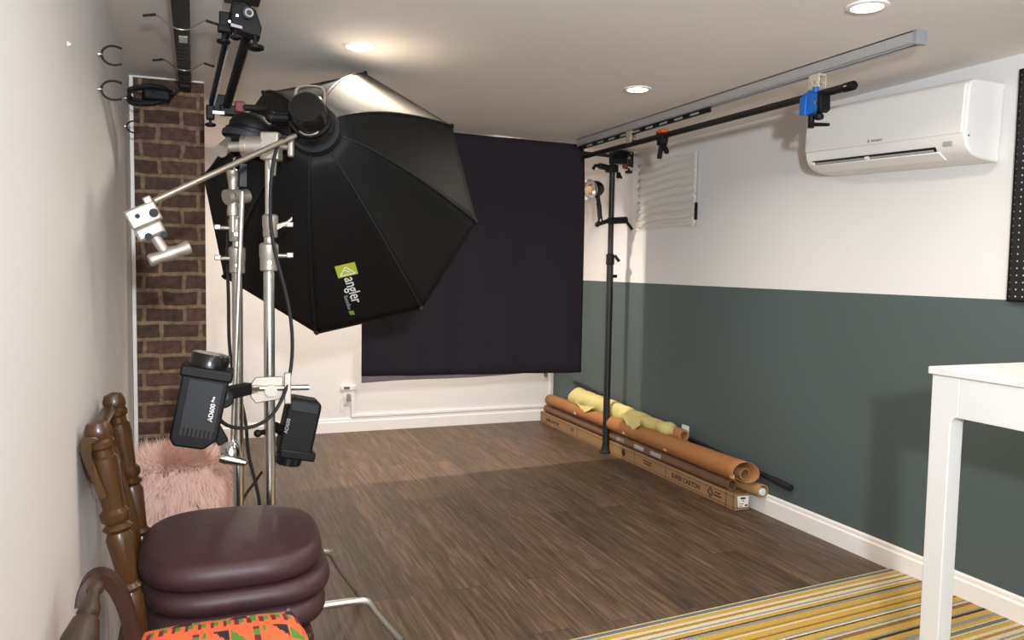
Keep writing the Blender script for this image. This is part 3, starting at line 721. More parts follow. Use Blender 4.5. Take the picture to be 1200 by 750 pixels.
# ================================================================== SOFTBOX
k_ = .985
SCn = CAM + (V((.546, 3.265, 1.521))-CAM)*k_
th, ph, spn, hh, RR = .288, -.232, 2.207, .703*k_, .55*k_
n = V((math.sin(th)*math.cos(ph), math.cos(th)*math.cos(ph), math.sin(ph)))
sa = n.cross(V((0, 0, 1))).normalized(); sb = sa.cross(n)
APX = SCn - n*hh
SBR = .075
t = thing('softbox', 'big black octagonal softbox seen from behind, hanging beside the stands', 'softbox', APX)
def rad(ang, tt, sag=0.):
    """point on the shell: angle, 0 ring .. 1 rim"""
    d = sa*math.cos(ang) + sb*math.sin(ang)
    r = SBR + (RR-SBR)*(tt**.82) ; z = hh*(.02 + .98*tt**1.12)
    r *= (1-sag)
    return APX + n*z + d*r
def vang(k): return spn - k*PI/4
def corner(k, tt): return rad(vang(k), tt)
sb_panels = []
for k in range(8):
    def fn(u, v, k=k):
        tt = v; A, B = corner(k, tt), corner(k+1, tt)
        p = A.lerp(B, u); ax0 = APX + n*((p-APX).dot(n))
        s = 4*u*(1-u)
        if tt < .12: s *= tt/.12
        return p + (ax0-p)*(.05*s*math.sin(PI*min(1, tt*1.02)))
    o = MB().grid(fn, 12, 20).build('fabric_panel', NYLON_LIT if k == 1 else NYLON, t, solid=.003)
    if k == 1: o['label'] = 'top panel of the black softbox, lamp light painted in'
    sb_panels.append(fn)
for k in range(8):
    MB().tube([corner(k, x/16)+ (corner(k, x/16)-(APX+n*((corner(k, x/16)-APX).dot(n)))).normalized()*.003 for x in range(17)], .0035, 6).build('rod', MATTE, t)
    c = corner(k, 1); MB().cyl(c-n*.012, c+n*.02, .008, seg=8).build('rod_pocket', BLACK, t)
# front lip and diffuser
m = MB()
for k in range(8):
    A, B = corner(k, 1), corner(k+1, 1); m.prism([A, B, B+n*.045, A+n*.045], (SCn-(A+B)/2).normalized()*.003)
m.build('front_lip', NYLON, t, smooth=False)
m = MB(); vs = [m.bm.verts.new(SCn+n*.02+(corner(k, 1)-SCn)*.985) for k in range(8)]; m.bm.faces.new(vs)
m.build('front_diffuser', INNER, t, smooth=False, solid=.002)
MB().lathe(APX-n*.012, n, [(0, .055), (0, .078), (.03, .082), (.034, .055), (0, .055)], 32, False).build('speed_ring', MATTE, t)
# logo on the panel between corner 4 and 5
fn = sb_panels[4]
def find(u, v):          # panel coordinates whose image is (u, v)
    best = None
    for i in range(41):
        for j in range(41):
            p = fn(i/40, j/40); q = p-CAM; w = q.dot(CF)
            uu, vv = 600+F*q.dot(CR)/w, 375+F*q.dot(CD)/w
            e = (uu-u)**2+(vv-v)**2
            if best is None or e < best[0]: best = (e, p)
    return best[1]
L0, L1, Lr = find(402, 308), find(416, 352), find(414, 309)
xd = (L1-L0).normalized(); nn = xd.cross(Lr-L0).normalized()
if nn.dot(CAM-L0) < 0: nn = -nn
yd = nn.cross(xd)
px = (L1-L0).length/46.2
base = L0 + nn*.006
def lq(a, b): return base + xd*(a*px) + yd*(b*px)
m = MB().prism([lq(-1, -7.5), lq(13, -7.5), lq(13, 8.5), lq(-1, 8.5)], nn*.0008).build('logo_patch', GREEN, t, smooth=False)
m = MB()
for A, B in (((11.2, -5.6), (2.0, 0.4)), ((2.0, .4), (11.2, 6.6)), ((11.2, -5.6), (11.2, 6.6))):
    m.bar(lq(*A)+nn*.0012, lq(*B)+nn*.0012, px*1.0, .0008, up=nn)
# the mark is a triangle pointing away from the word, with an inner stroke
m.bar(lq(5.2, -1.2)+nn*.0012, lq(8.8, 2.6)+nn*.0012, px*.9, .0008, up=nn)
m.build('logo_mark', LOGOW, t, smooth=False)
text('angler', 13.2*px, lq(14.5, -3.2)+nn*.0006, xd, yd, LOGOW, t, ext=.0003, bold=.0004)
text('BoomBox', 4.6*px, lq(35, -8.0)+nn*.0006, xd, yd, LGREY, t, ext=.0003)
MB().prism([lq(55, -8), lq(60, -8), lq(61.5, -4), lq(56, -4)], nn*.0008).build('logo_leaf', mat('leaf_green', '#7d9a3c', .5), t, smooth=False)

# strobe head mounted in the softbox ring
hp = APX - n*.015
t = thing('strobe_head', 'black strobe head with wire handle mounted in the softbox ring', 'strobe', hp)
MB().lathe(hp, -n, [(0, .05), (.0, .066), (.02, .068), (.03, .058), (.05, .056), (.056, .062), (.075, .062), (.08, .055), (.14, .054), (.152, .046), (.155, 0)], 28, False).build('housing', GLOSSBLK, t)
MB().lathe(hp-n*.036, -n, [(0, .0575), (.004, .0595), (.008, .0595), (.012, .0575)], 28, False).build('lock_ring', GREY, t)
up = V((0, 0, 1)) - n*n.z; up.normalize(); side = n.cross(up)
c0 = hp-n*.09+up*.032
MB().tube([c0+side*.04, c0+side*.045+up*.045, c0+side*.032+up*.062, c0-side*.032+up*.062, c0-side*.045+up*.045, c0-side*.04], .0045, 8, 2).build('handle', SATIN, t)
m = MB()
for k in range(3): m.tube([hp-n*(.06+.012*k)-up*.058+side*(.03*math.cos(a_)) + up*(.02*(1-math.sin(a_))) for a_ in [PI*j/10 for j in range(11)]], .003, 6)
m.build('trim_bands', CHROME, t)
MB().cyl(hp-n*.07-side*.06, hp-n*.07-side*.115, .014).ball(hp-n*.07-side*.115, .018).build('tilt_knob', BLACK, t)

# ceiling boom that carries it
q0 = aY(287, 14, 2.58); q1 = aY(251, 128, 3.05)
t = thing('ceiling_boom', 'black twin-rod boom hanging from the ceiling left of the softbox', 'boom arm', q0)
def bx(p, w, d, h, name, m_=BLACK, bev=.004): return MB().box(p, (w, d, h)).build(name, m_, t, bevel=bev)
bx(aY(276, -8, 2.52)+V((.02, 0, 0)), .10, .12, .03, 'ceiling_plate')
b1, b2 = aY(277, 0, 2.5), aY(248, 122, 3.05)
MB().bar(b1, b2, .018, .024).build('boom_rod', MATTE, t, bevel=.002)
MB().bar(b1.lerp(b2, .25)+V((.006, 0, -.012)), b1.lerp(b2, .97)+V((.006, 0, -.012)), .006, .004).build('scale_strip', LGREY, t)
b3, b4 = aY(292, 30, 2.56), aY(265, 124, 3.02)
MB().bar(b3, b4, .02, .022).build('boom_rod', MATTE, t, bevel=.002)
MB().bar(b3+V((.013, -.004, 0)), b4+V((.013, -.004, 0)), .004, .02).build('rod_edge', SATIN, t)
MB().prism([aY(271, 4, 2.5), aY(286, 1, 2.5), aY(300, 12, 2.5), aY(307, 32, 2.5), aY(305, 44, 2.5), aY(284, 37, 2.5), aY(270, 30, 2.5)], (0, .06, 0)).build('carriage', BLACK, t, bevel=.004)
MB().cyl(aY(290, 15, 2.49), aY(291, 15, 2.47), .016).build('carriage_wheel', GREY, t)
MB().lathe(aY(292, 15, 2.468), (.0, -1, 0), [(0, .008), (.002, .008), (.002, .012), (0, .012)], 16, False).build('wheel_ring', LGREY, t)
MB().cyl(aY(278, 18, 2.497), aY(278, 18, 2.492), .004, seg=10).cyl(aY(269, 25, 2.497), aY(269, 25, 2.492), .0035, seg=10).build('screws', SATIN, t)
MB().prism([aY(270, 27, 2.497), aY(284, 31, 2.497), aY(284, 34, 2.497), aY(271, 31, 2.497)], (0, -.002, 0)).build('nameplate', LGREY, t, smooth=False)
def tknob(u, v, y, s=1.):
    c = aY(u, v, y)
    MB().cyl(c+V((0, 0, .025*s)), c, .006*s, seg=10).lathe(c, (0, 0, -1), [(0, .012*s), (.004*s, .022*s), (.012*s, .022*s), (.016*s, .012*s)], 14).build('knob', BLACK, t)
tknob(299, 52, 2.5, 1.15); tknob(276, 42, 2.5, .7); tknob(262, 46, 2.58, .9)
MB().box(aY(263, 24, 2.56), (.03, .03, .045)).box(aY(263, 34, 2.56), (.038, .03, .02)).build('slider', BLACK, t, bevel=.003)
MB().box(aY(258, 122, 3.06), (.06, .05, .06)).box(aY(270, 130, 3.04), (.07, .04, .035)).box(aY(246.5, 132, 3.04), (.028, .03, .05)).build('end_bracket', BLACK, t, bevel=.005)
tknob(246.5, 144, 3.04, .85)
MB().box(aY(256, 132, 3.0), (.04, .008, .012)).build('clip_plate', ALU, t, bevel=.001)
MB().box(aY(281, 126, 3.03), (.036, .04, .04)).build('lock_knob', RED, t, bevel=.006)
MB().cyl(aY(281, 126, 3.03), aY(322, 128, 2.95), .012).build('side_arm', MATTE, t)

# ================================================================== CEILING CABLE BAR WITH HOOKS
t = thing('ceiling_strip', 'black bar with wire hooks running along the ceiling to the brick', 'strip', (-.04, 3.2, H))
MB().bb((-.063, 2.35, H-.04), (-.012, 3.79, H)).build('bar', MATTE, t, bevel=.004)
m = MB()
for k in range(14): m.bb((-.0625, 3.05+k*.05, H-.0415), (-.0125, 3.056+k*.05, H-.0398))
m.build('ribs', GREY, t, smooth=False)
MB().bb((-.048, 2.93, H-.0425), (-.022, 3.01, H-.0395)).build('sticker', PAPERW, t, smooth=False)
MB().bb((-.06, 3.70, H-.055), (-.015, 3.795, H-.03)).build('end_housing', BLACK, t, bevel=.004)
def wirehook(y, ws):
    z = H-.043; c = -.0375
    MB().tube([(c-.10, y-.05, z-.0), (c-.07, y-.045, z+.01), (c-.05, y-.02, z), (c-.025, y+.01, z-.01), (c, y+.018, z-.012), (c+.025, y+.01, z-.01), (c+.05, y-.02, z), (c+.07, y-.045, z+.01), (c+.10, y-.05, z)], .0025, 8, 2).build('wire_hook', SATIN, t)
    for s in (-1, 1): MB().cyl((c+s*.072, y-.046, z+.008), (c+s*.108, y-.051, z-.001), .0042, seg=8).build('hook_tip', RUBBER, t)
wirehook(3.36, 0); wirehook(2.78, 0)

# hooks screwed in the left wall
def wallhook(y, z, lab, r=.028):
    x = wl(y)
    t = thing('cable_hook', lab, 'hook', (x, y, z), 'prong hooks on the left wall')
    MB().lathe((x, y, z), (1, 0, 0), [(0, .006), (.004, .006), (.01, .003)], 10).build('screw', SATIN, t)
    for s in (1, -1):
        pts = [(x+.008, y, z)] + [(x+.008+r*(1-math.cos(a)), y, z+s*r*math.sin(a)*.9) for a in (.35, .8, 1.3, 1.8)] + [(x+.008+r*1.75, y, z+s*r*.72)]
        MB().tube(pts, .0032, 8, 1).build('prong', RUBBER, t)
for u, v, y, r, lab in ((122, 64, 2.56, .03, 'small dark prong hook on the left wall nearest the ceiling'),
                        (122, 105, 2.54, .03, 'small dark prong hook on the left wall beside the cable bundle'),
                        (147, 115, 3.57, .03, 'small dark prong hook at the wall corner holding the cable bundle'),
                        (147, 148, 3.54, .026, 'small dark prong hook at the wall corner below the cable bundle')):
    q = aY(u, v, y); wallhook(y, q.z, lab, r)
q = aY(92, 53, 1.93)
a_ = MB().lathe((wl(1.93), 1.93, q.z), (1, 0, 0), [(0, .006), (.002, .006), (.003, .003), (.006, .003)], 12).build('wall_anchor', WHITE)
tag(a_, 'tiny white screw anchor on the left wall near the ceiling', 'anchor')

# cable bundle on the brick
cc = aY(178, 112, 3.74)
t = thing('cable_bundle', 'coiled black cable and adapter hanging in front of the brick', 'cable', cc)
m = MB()
for k in range(7):
    rx, rz = .085-.004*(k % 3), .034+.004*(k % 2)
    oc = cc + V((-.02+.006*(k % 3), -.012*(k % 4)+.02, .004*(k % 3)))
    m.tube([oc+V((rx*math.cos(a), .004*math.sin(3*a+k), rz*math.sin(a)+.01*math.cos(a))) for a in [2*PI*j/26 for j in range(27)]], .0055, 6)
m.build('coil', RUBBER, t)
MB().box(cc+V((.02, -.02, .0)), (.11, .045, .05)).build('adapter', BLACK, t, bevel=.012)
MB().cyl(cc+V((.0, -.02, 0)), cc+V((.085, -.02, .012)), .026, .014).build('plug', BLACK, t)
MB().tube([cc+V((.08, -.02, .01)), cc+V((.11, -.02, .03)), cc+V((.125, .02, .07)), V((-.04, 3.765, H-.04))], .005, 8, 2).build('lead', RUBBER, t)

# ================================================================== C-STANDS
def cstand(name, label, x, y, z_top, legs, knobs_side=1):
    t = thing(name, label, 'light stand', (x, y, 0))
    zb = .20
    MB().cyl((x, y, .10), (x, y, zb+1.03), .0165).build('lower_column', CHROME, t)
    MB().cyl((x, y, zb+1.0), (x, y, z_top-.25), .0145).build('middle_column', CHROME, t)
    MB().cyl((x, y, z_top-.27), (x, y, z_top), .0105).build('upper_column', CHROME, t)
    return t
def collar(t, x, y, z, h=.075, r=.024, side=1, kz=.0):
    MB().lathe((x, y, z), (0, 0, 1), [(0, r*.85), (.004, r), (h*.45, r), (h*.5, r*1.08), (h*.92, r*1.08), (h, r*.8)], 20).build('collar', CAST, t)
    c = V((x+side*r*.9, y-.008, z+h*.55))
    MB().cyl(c, c+V((side*.028, -.004, 0)), .006, seg=10).box(c+V((side*.036, -.005, .002)), (.02, .012, .016)).build('collar_knob', CAST, t, bevel=.003)
    MB().cyl((x, y-r*1.02, z+h*.3), (x, y-r*1.15, z+h*.3), .006, seg=10).build('rivet', SATIN, t)
def leg(t, x, y, z, ang, bend, L):
    d = V((math.cos(ang), math.sin(ang), 0)); c = V((x, y, 0))
    pts = [c+d*.01+V((0, 0, z)), c+d*(bend*.8)+V((0, 0, z-.004)), c+d*bend+V((0, 0, z-.012)), c+d*(bend+(L-bend)*.18)+V((0, 0, z*.72)), c+d*L+V((0, 0, .010))]
    MB().tube(pts, .0125, 12, 2).build('leg', CHROMEL, t)
    MB().lathe(c+d*L+V((0, 0, 0)), (0, 0, 1), [(0, .0135), (.010, .0135), (.014, .011)], 12).build('foot', RUBBER, t)
    MB().lathe((x, y, z-.022), (0, 0, 1), [(0, .02), (.004, .024), (.036, .024), (.04, .02)], 18).build('leg_hub', CAST, t)
RX, RY = .2025, 2.50
tR = cstand('light_stand', 'chrome light stand at right, its head holding a long side arm', RX, RY, 1.60, None)
collar(tR, RX, RY, 1.235, .085, .026, 1); collar(tR, RX+.004, RY, 1.335, .07, .0215, 1)
MB().prism([V((RX+.02, RY-.02, 1.375)), V((RX+.05, RY-.025, 1.385)), V((RX+.066, RY-.025, 1.40)), V((RX+.066, RY-.025, 1.388)), V((RX+.045, RY-.02, 1.372)), V((RX+.02, RY-.02, 1.355))], (0, .012, 0)).build('wing_knob', CAST, tR, bevel=.002)
def leg_to(t, x, y, z, fx, fy, bend=.72):
    ang = math.atan2(fy-y, fx-x); L = math.hypot(fx-x, fy-y); leg(t, x, y, z, ang, L*bend, L)
leg_to(tR, RX, RY, .175, .622, 2.535, .74)
leg(tR, RX, RY, .215, 2.75, .22, .31); leg(tR, RX, RY, .255, 1.5, .26, .36)
LX, LY = .119, 2.66
tL = cstand('light_stand', 'chrome light stand at left, carrying the black domed head', LX, LY, 1.585, None)
collar(tL, LX, LY, 1.225, .085, .024, -1); collar(tL, LX-.003, LY, 1.325, .075, .021, -1); 
leg_to(tL, LX, LY, .24, .565, 2.92, .72)
leg(tL, LX, LY, .20, 2.1, .22, .32); leg(tL, LX, LY, .28, -2.9, .2, .28)

# grip head + arm on the right stand
g0 = aY(318, 172, RY)
t = thing('boom_clamp', 'silver grip head with angled arm ending in a T-handle clamp', 'grip arm', g0)
vx = V((.93, -.37, 0)).normalized()   # across the view
vy = V((0, 0, 1)).cross(vx)
MB().box((0, 0, 0), (.056, .05, .082), frame(g0, vx, vy, (0, 0, 1))).build('grip_head', CAST, t, bevel=.006)
MB().cyl(g0-vx*.02, g0-vx*.07, .03).build('grip_plate', CAST, t)
MB().cyl(g0-vx*.07, g0-vx*.085, .034).build('grip_plate', SATIN, t)
MB().cyl(g0-vx*.085-V((0, 0, .0)), g0-vx*.15-V((0, 0, .004)), .015).build('t_handle', CAST, t)
MB().cyl(g0-vx*.14+vy*-.03+V((0, 0, -.02)), g0-vx*.135+vy*.035+V((0, 0, .015)), .019).build('t_handle', CAST, t)
MB().cyl(g0+vx*.02, g0+vx*.05, .009).build('spigot', SATIN, t)
MB().box((0, 0, -.0), (.018, .02, .06), frame(g0+vx*.058, vx, vy, (0, 0, 1))).build('wing', CAST, t, bevel=.006)
MB().cyl(g0+V((0, 0, -.04)), g0+V((0, 0, -.085)), .016, .013).build('socket', CAST, t)
rodA = aY(346, 159, 2.43); rodB = aY(180, 236, 2.20)
MB().cyl(rodA, rodB, .008).build('arm_rod', SATIN, t)
# end clamp hanging from the rod
e0, e1, e2 = aY(163, 243, 2.2), aY(182, 278, 2.2), aY(192, 293, 2.2)
axv = (e1-e0).normalized(); yv = V((0, 1, 0)); yv = (yv-axv*yv.dot(axv)).normalized(); xv = yv.cross(axv)
Lh = (e1-e0).length
Me = frame(e0, xv, yv, axv)
MB().box((0, 0, Lh*.28), (.076, .055, Lh*.62), Me).build('end_head', CAST, t, bevel=.006)
MB().box((.004, 0, Lh*.78), (.068, .048, Lh*.42), Me).build('end_head', CAST, t, bevel=.008)
MB().box((-.026, 0, -.006), (.02, .058, .02), Me).build('jaw_tab', CAST, t, bevel=.004)
m = MB()
for a, b, r in ((-.025, .028, .011), (.012, .02, .006), (-.022, .085, .008), (.012, .075, .009)):
    c = Me @ V((a, -.03, b)); m.cyl(c, c+V((0, -.004, 0)), r, seg=12)
m.build('bolt_holes', BLACK, t)
MB().cyl(e1, e2+(e2-e1)*.15, .013).build('clamp_screw', CAST, t)
h0, h1 = aY(174, 306, 2.19), aY(223, 289, 2.21)
MB().lathe(h0, h1-h0, [(0, 0), (.002, .014), (.008, .017), (.03, .014), ((h1-h0).length*.5, .019), ((h1-h0).length-.03, .014), ((h1-h0).length-.008, .018), ((h1-h0).length-.002, .016), ((h1-h0).length, 0)], 16, False).build('t_handle', CAST, t)

# domed monolight on the left stand
dm = aY(290, 160, LY-.05)
t = thing('monolight', 'black domed light head on the left chrome stand', 'strobe', dm)
MB().lathe(dm+V((0, 0, -.06)), V((.18, 0, 1)), [(0, .05), (.0, .074), (.03, .078), (.034, .072), (.05, .072), (.054, .078), (.075, .078), (.08, .07), (.095, .070), (.115, .058), (.128, .03), (.132, 0)], 32, False).build('housing', BLACK, t)
MB().lathe(dm+V((.004, 0, -.012)), V((.18, 0, 1)), [(0, .0795), (.006, .081), (.012, .081), (.018, .0795)], 32, False).build('rim_band', GREY, t)
MB().bar(V((LX+.005, LY, 1.56)), dm+V((0, 0, -.05)), .03, .03).build('mount_stem', BLACK, t, bevel=.004)
# lollipop clamp on the left stand
lc = aY(273, 226, LY-.03)
t = thing('knuckle_clamp', 'silver knuckle clamp at the top of the left chrome stand', 'clamp', lc)
MB().lathe(lc+V((0, 0, -.07)), (0, 0, 1), [(0, .018), (.01, .019), (.05, .013), (.09, .013), (.13, .019), (.138, .018)], 18).build('clamp_barrel', CAST, t)
MB().cyl(lc+V((-.02, -.012, -.016)), lc+V((.012, .008, -.006)), .024).build('clamp_disc', CAST, t)
MB().cyl(lc+V((.022, -.004, -.012)), lc+V((.042, .01, -.006)), .022).build('clamp_disc', CAST, t)
MB().cyl(lc+V((0, -.024, -.01)), lc+V((0, -.02, -.01)), .009, seg=12).build('bolt', BLACK, t)
MB().bar(lc+V((.03, .0, .09)), lc+V((.03, 0, .02)), .022, .02).build('bracket', GREY, t)
MB().cyl(lc+V((0, .012, -.06)), lc+V((0, .018, -.12)), .011).build('stud', CHROME, t)
r0, r1 = aY(284, 225, LY-.06), aY(272, 535, LY-.04)
t = thing('hanging_rod', 'thin steel arm hanging down along the left stand to a T-knob', 'rod', r0)
MB().cyl(r0, r1, .0078).build('rod', SATIN, t)
kn = aY(270, 527, LY-.05)
MB().lathe(kn+V((0, 0, -.03)), (0, 0, 1), [(0, .02), (.008, .03), (.035, .03), (.05, .02), (.06, .012)], 18).build('knuckle', CHROME, t)
k0, k1 = aY(257, 536, LY-.07), aY(291, 543, LY-.08)
MB().lathe(k0, k1-k0, [(0, 0), (.002, .015), (.02, .017), (.05, .013), ((k1-k0).length-.008, .011), ((k1-k0).length, 0)], 14, False).build('t_handle', CHROME, t)

# ================================================================== BATTERY STROBES ON THE STANDS
def battery_strobe(label, pb_, pt_, face, w, dpt, txt, sub):
    pb_, pt_ = V(pb_), V(pt_); a = (pt_-pb_).normalized(); f = V(face); f = (f-a*f.dot(a)).normalized(); x = a.cross(f)
    # x to viewer's right when f points at the viewer
    x = f.cross(a) * -1
    L = (pt_-pb_).length
    t = thing('battery_strobe', label, 'strobe', pb_, 'battery strobes on the chrome stands')
    M = frame(pb_, x, f, a)
    def P3(i, j, k): return M @ V((i, j, k))
    pts = [(-w/2, .018), (-w/2+.014, 0), (w/2-.03, 0), (w/2, .03), (w/2, L), (-w/2, L)]
    MB().prism([P3(i, -dpt/2, k) for i, k in pts], f*dpt).build('casing', BLACK, t, bevel=.006)
    MB().box((0, 0, L+.006), (w+.014, dpt+.012, .03), M).build('mount_flange', BLACK, t, bevel=.006)
    MB().lathe(P3(0, 0, L+.02), a, [(0, w*.43), (.032, w*.42), (.036, w*.39), (.036, 0)], 28, False).build('protective_cap', GLOSSBLK, t)
    return t, M, L
bb0, bt0 = aY(226, 521, 2.28), aY(243, 438, 2.28)
t, M, L = battery_strobe('black battery strobe on the left, above the pink fur stool', bb0, bt0, (-.05, -1, .05), .118, .11, '', '')
fz = .0555
MB().box((.004, fz, L*.60), (.086, .003, L*.66), M).build('side_panel', GREY, t, bevel=.001)
m = MB()
for k in range(8): m.box((-.034+.0105*k, fz+.0008, L*.30), (.0058, .003, .052), M)
m.build('vents', SLOT, t, smooth=False)
xw = (M.to_3x3() @ V((1, 0, 0))); aw = (M.to_3x3() @ V((0, 0, 1))); fw = (M.to_3x3() @ V((0, 1, 0)))
sgn = 1 if xw.dot(CR) > 0 else -1
def strobe_text(t, M, s, size, i, k, j):
    text(s, size, M @ V((sgn*i, j, k)), aw, -xw*sgn, LOGOW, t, ext=.0003, bold=.0003)
strobe_text(t, M, 'AD600', .0165, .036, L*.40, fz+.002)
strobe_text(t, M, 'Pro', .010, .032, L*.40+.052, fz+.002)
c1, c2, c3 = aY(262, 462, 2.27), aY(274, 458, 2.29), aY(291, 455, 2.34)
MB().cyl(c1+V((0, -.02, -.01)), c1+V((0, .02, -.01)), .026).bar(c1, c3, .03, .034).build('tilt_bracket', BLACK, t, bevel=.004)
MB().cyl(aY(263, 465, 2.24), aY(263, 465, 2.23), .011, seg=14).build('tilt_knob', GREY, t)
MB().bar(aY(250, 498, 2.28), aY(262, 519, 2.28), .03, .03).build('handle', BLACK, t, bevel=.004)
MB().cyl(c3, aY(302, 454, 2.37), .008).build('spigot', SATIN, t)

bb1, bt1 = aY(343, 529, 2.58), aY(357, 466, 2.58)
t = thing('battery_strobe', 'black battery strobe hanging cap down right of the stands', 'strobe', bb1, 'battery strobes on the chrome stands')
a = (bt1-bb1).normalized(); f = V((.0, -1, .0)); f = (f-a*f.dot(a)).normalized(); x = a.cross(f); M = frame(bb1, x, f, a); L = (bt1-bb1).length
if x.dot(CR) < 0: pass
sg = 1 if x.dot(CR) > 0 else -1
pts = [(-.052, .0), (.052, 0), (.052, L-.012), (.040, L), (-.04, L), (-.052, L-.012)]
MB().prism([M @ V((i, -.05, k)) for i, k in pts], f*.10).build('casing', BLACK, t, bevel=.01)
MB().box((0, .0505, L*.86), (.085, .004, .03), M).build('top_panel', GREY, t, bevel=.003)
MB().box((sg*.01, 0, .0), (.11, .108, .03), M).build('mount_flange', BLACK, t, bevel=.006)
MB().lathe(M @ V((-sg*.008, 0, -.01)), -a, [(0, .042), (.028, .041), (.032, .037), (.032, 0)], 26, False).build('protective_cap', GLOSSBLK, t)
text('AD600', .016, M @ V((-sg*.036, .0525, L*.36)), a, -x*sg, LGREY, t, ext=.0003)
MB().cyl(aY(322, 500, 2.53), aY(332, 505, 2.56), .016).ball(aY(302, 508, 2.5), .012).cyl(aY(302, 508, 2.5), aY(322, 503, 2.53), .008).build('tilt_bracket', BLACK, t)

# silver clamp holding the strobes on the right stand
sc_ = aY(311, 455, RY-.01)
t = thing('grip_clamp', 'silver cross clamp halfway up the right chrome stand', 'clamp', sc_)
MB().prism([sc_+V((-.045, -.03, .016)), sc_+V((-.03, -.03, .038)), sc_+V((.05, -.03, .038)), sc_+V((.05, -.03, -.03)), sc_+V((-.03, -.03, -.04)), sc_+V((-.045, -.03, -.02))], (0, .012, 0)).build('clamp_plate', CAST, t, bevel=.003)
MB().cyl(aY(297, 455, 2.450), aY(362, 454, 2.455), .0085).build('cross_pin', SATIN, t)
MB().cyl(sc_+V((.012, -.05, -.002)), sc_+V((.012, .02, -.002)), .018).build('lock_screw', CAST, t)
MB().box(aY(337, 455, 2.445), (.02, .016, .094)).build('t_bar', CAST, t, bevel=.003)

# ================================================================== CABLES
def cable(name, label, pts, r=.0055):
    o = MB().tube(pts, r, 8, 3).build(name, RUBBER); tag(o, label, 'cable', 'black cables on the light stands'); return o
cable('power_cable', 'black cable looping from the grip head down the right stand',
      [aY(334, 160, 2.40), aY(326, 165, 2.435), aY(319, 195, 2.445), aY(316, 235, 2.455), aY(318, 275, 2.445), aY(326, 310, 2.435), aY(337, 350, 2.445), aY(343, 390, 2.445), aY(342, 430, 2.455), aY(334, 462, 2.435), aY(318, 490, 2.425), aY(292, 503, 2.425), aY(265, 500, 2.395), aY(252, 485, 2.375), aY(250, 470, 2.365)])
cable('power_cable', 'black cable running down behind the left stand to the floor',
      [aY(267, 245, 2.760), aY(266, 300, 2.760), aY(268, 350, 2.760), aY(268, 400, 2.750), aY(273, 440, 2.730), aY(283, 470, 2.700), aY(289, 500, 2.700), aY(290, 530, 2.700), aY(298, 560, 2.700), aY(305, 590, 2.700), aY(304, 640, 2.78), aZ(315, 700, .008)])
cable('power_cable', 'short black cable crossing the floor between the two stands',
      [aY(307, 553, 3.0), aY(298, 566, 2.98), aY(285, 583, 2.95), aY(276, 610, 2.9), aZ(270, 690, .008)], .005)

# ================================================================== PINK FUR STOOL
fx, fy, fz0, fz1, fr = -.086, 3.40, .215, .462, .150
t = thing('fur_stool', 'low stool covered in pink fur in front of the brick column', 'stool', (fx, fy, 0))
for i in range(4):
    a = PI/4 + i*PI/2
    MB().cyl((fx+.11*math.cos(a), fy+.11*math.sin(a), fz0+.05), (fx+.14*math.cos(a), fy+.14*math.sin(a), 0), .016, .012).build('leg', DARKW, t)
def shell(th, v):
    # v 0 bottom rim .. 1 top centre
    if v < .6:
        k = v/.6; r = fr*(1.0+.05*math.sin(PI*k)); z = fz0 + (fz1-.03-fz0)*k
    else:
        k = (v-.6)/.4; r = fr*math.cos(k*PI/2)**.55 if k < 1 else 0; z = fz1-.03+.03*math.sin(k*PI/2)
    return V((fx+r*1.0*math.cos(th), fy+r*1.15*math.sin(th), z))
MB().grid(lambda u, v: shell(2*PI*u, v), 40, 20, True).build('cushion', PINKB, t)
m = MB(); bm = m.bm; rnd = random.Random(3)
for i in range(14000):
    th = rnd.uniform(0, 2*PI); v = rnd.random()**.9
    p = shell(th, v); e = .002
    dth = shell(th+e, v)-p; dv = shell(th, min(1, v+e))-p
    nrm = dth.cross(dv)
    if nrm.length < 1e-12: nrm = V((0, 0, 1))
    nrm.normalize()
    if nrm.dot(p-V((fx, fy, .3))) < 0: nrm = -nrm
    clump = math.sin(th*13+v*23)*.3 + math.sin(th*5-v*31+1)*.3 + math.sin(th*29-v*9+2)*.25
    sidew = dth.normalized() if dth.length > 0 else V((1, 0, 0))
    L = rnd.uniform(.055, .1)
    d0 = (nrm*.95 + V((0, 0, -.25)) + sidew*(.7*clump+rnd.uniform(-.3, .3))).normalized()
    d1 = (nrm*rnd.uniform(.05, .95) + V((0, 0, -.9 if v < .75 else -.15)) + sidew*(1.3*clump+rnd.uniform(-.35, .35))).normalized()
    q1 = p + d0*L*.4; q2 = q1 + d1*L*.35; q3 = q2 + (d1+V((0, 0, -.3))).normalized()*L*.35
    for q in (q1, q2, q3):
        lim = wl(q.y)+.006
        if q.x < lim: q.x = lim
    view = (CAM-p).normalized(); w = view.cross(d1)
    w = (nrm.cross(d1) if rnd.random() < .5 else w)
    if w.length < 1e-5: w = V((1, 0, 0))
    w = w.normalized()*rnd.uniform(.0012, .0022)
    a, b = bm.verts.new(p-w), bm.verts.new(p+w); c, d = bm.verts.new(q1-w*.9), bm.verts.new(q1+w*.9)
    e_, g = bm.verts.new(q2-w*.6), bm.verts.new(q2+w*.6); h = bm.verts.new(q3)
    bm.faces.new((a, b, d, c)); bm.faces.new((c, d, g, e_)); bm.faces.new((e_, g, h))
me = bpy.data.meshes.new('fur'); off = wpos(t)
for vv in bm.verts: vv.co -= off
bm.to_mesh(me); bm.free(); me.materials.append(PINK); me.shade_smooth()
o = bpy.data.objects.new('fur', me); COL.objects.link(o); o.parent = t; o['kind'] = 'stuff'

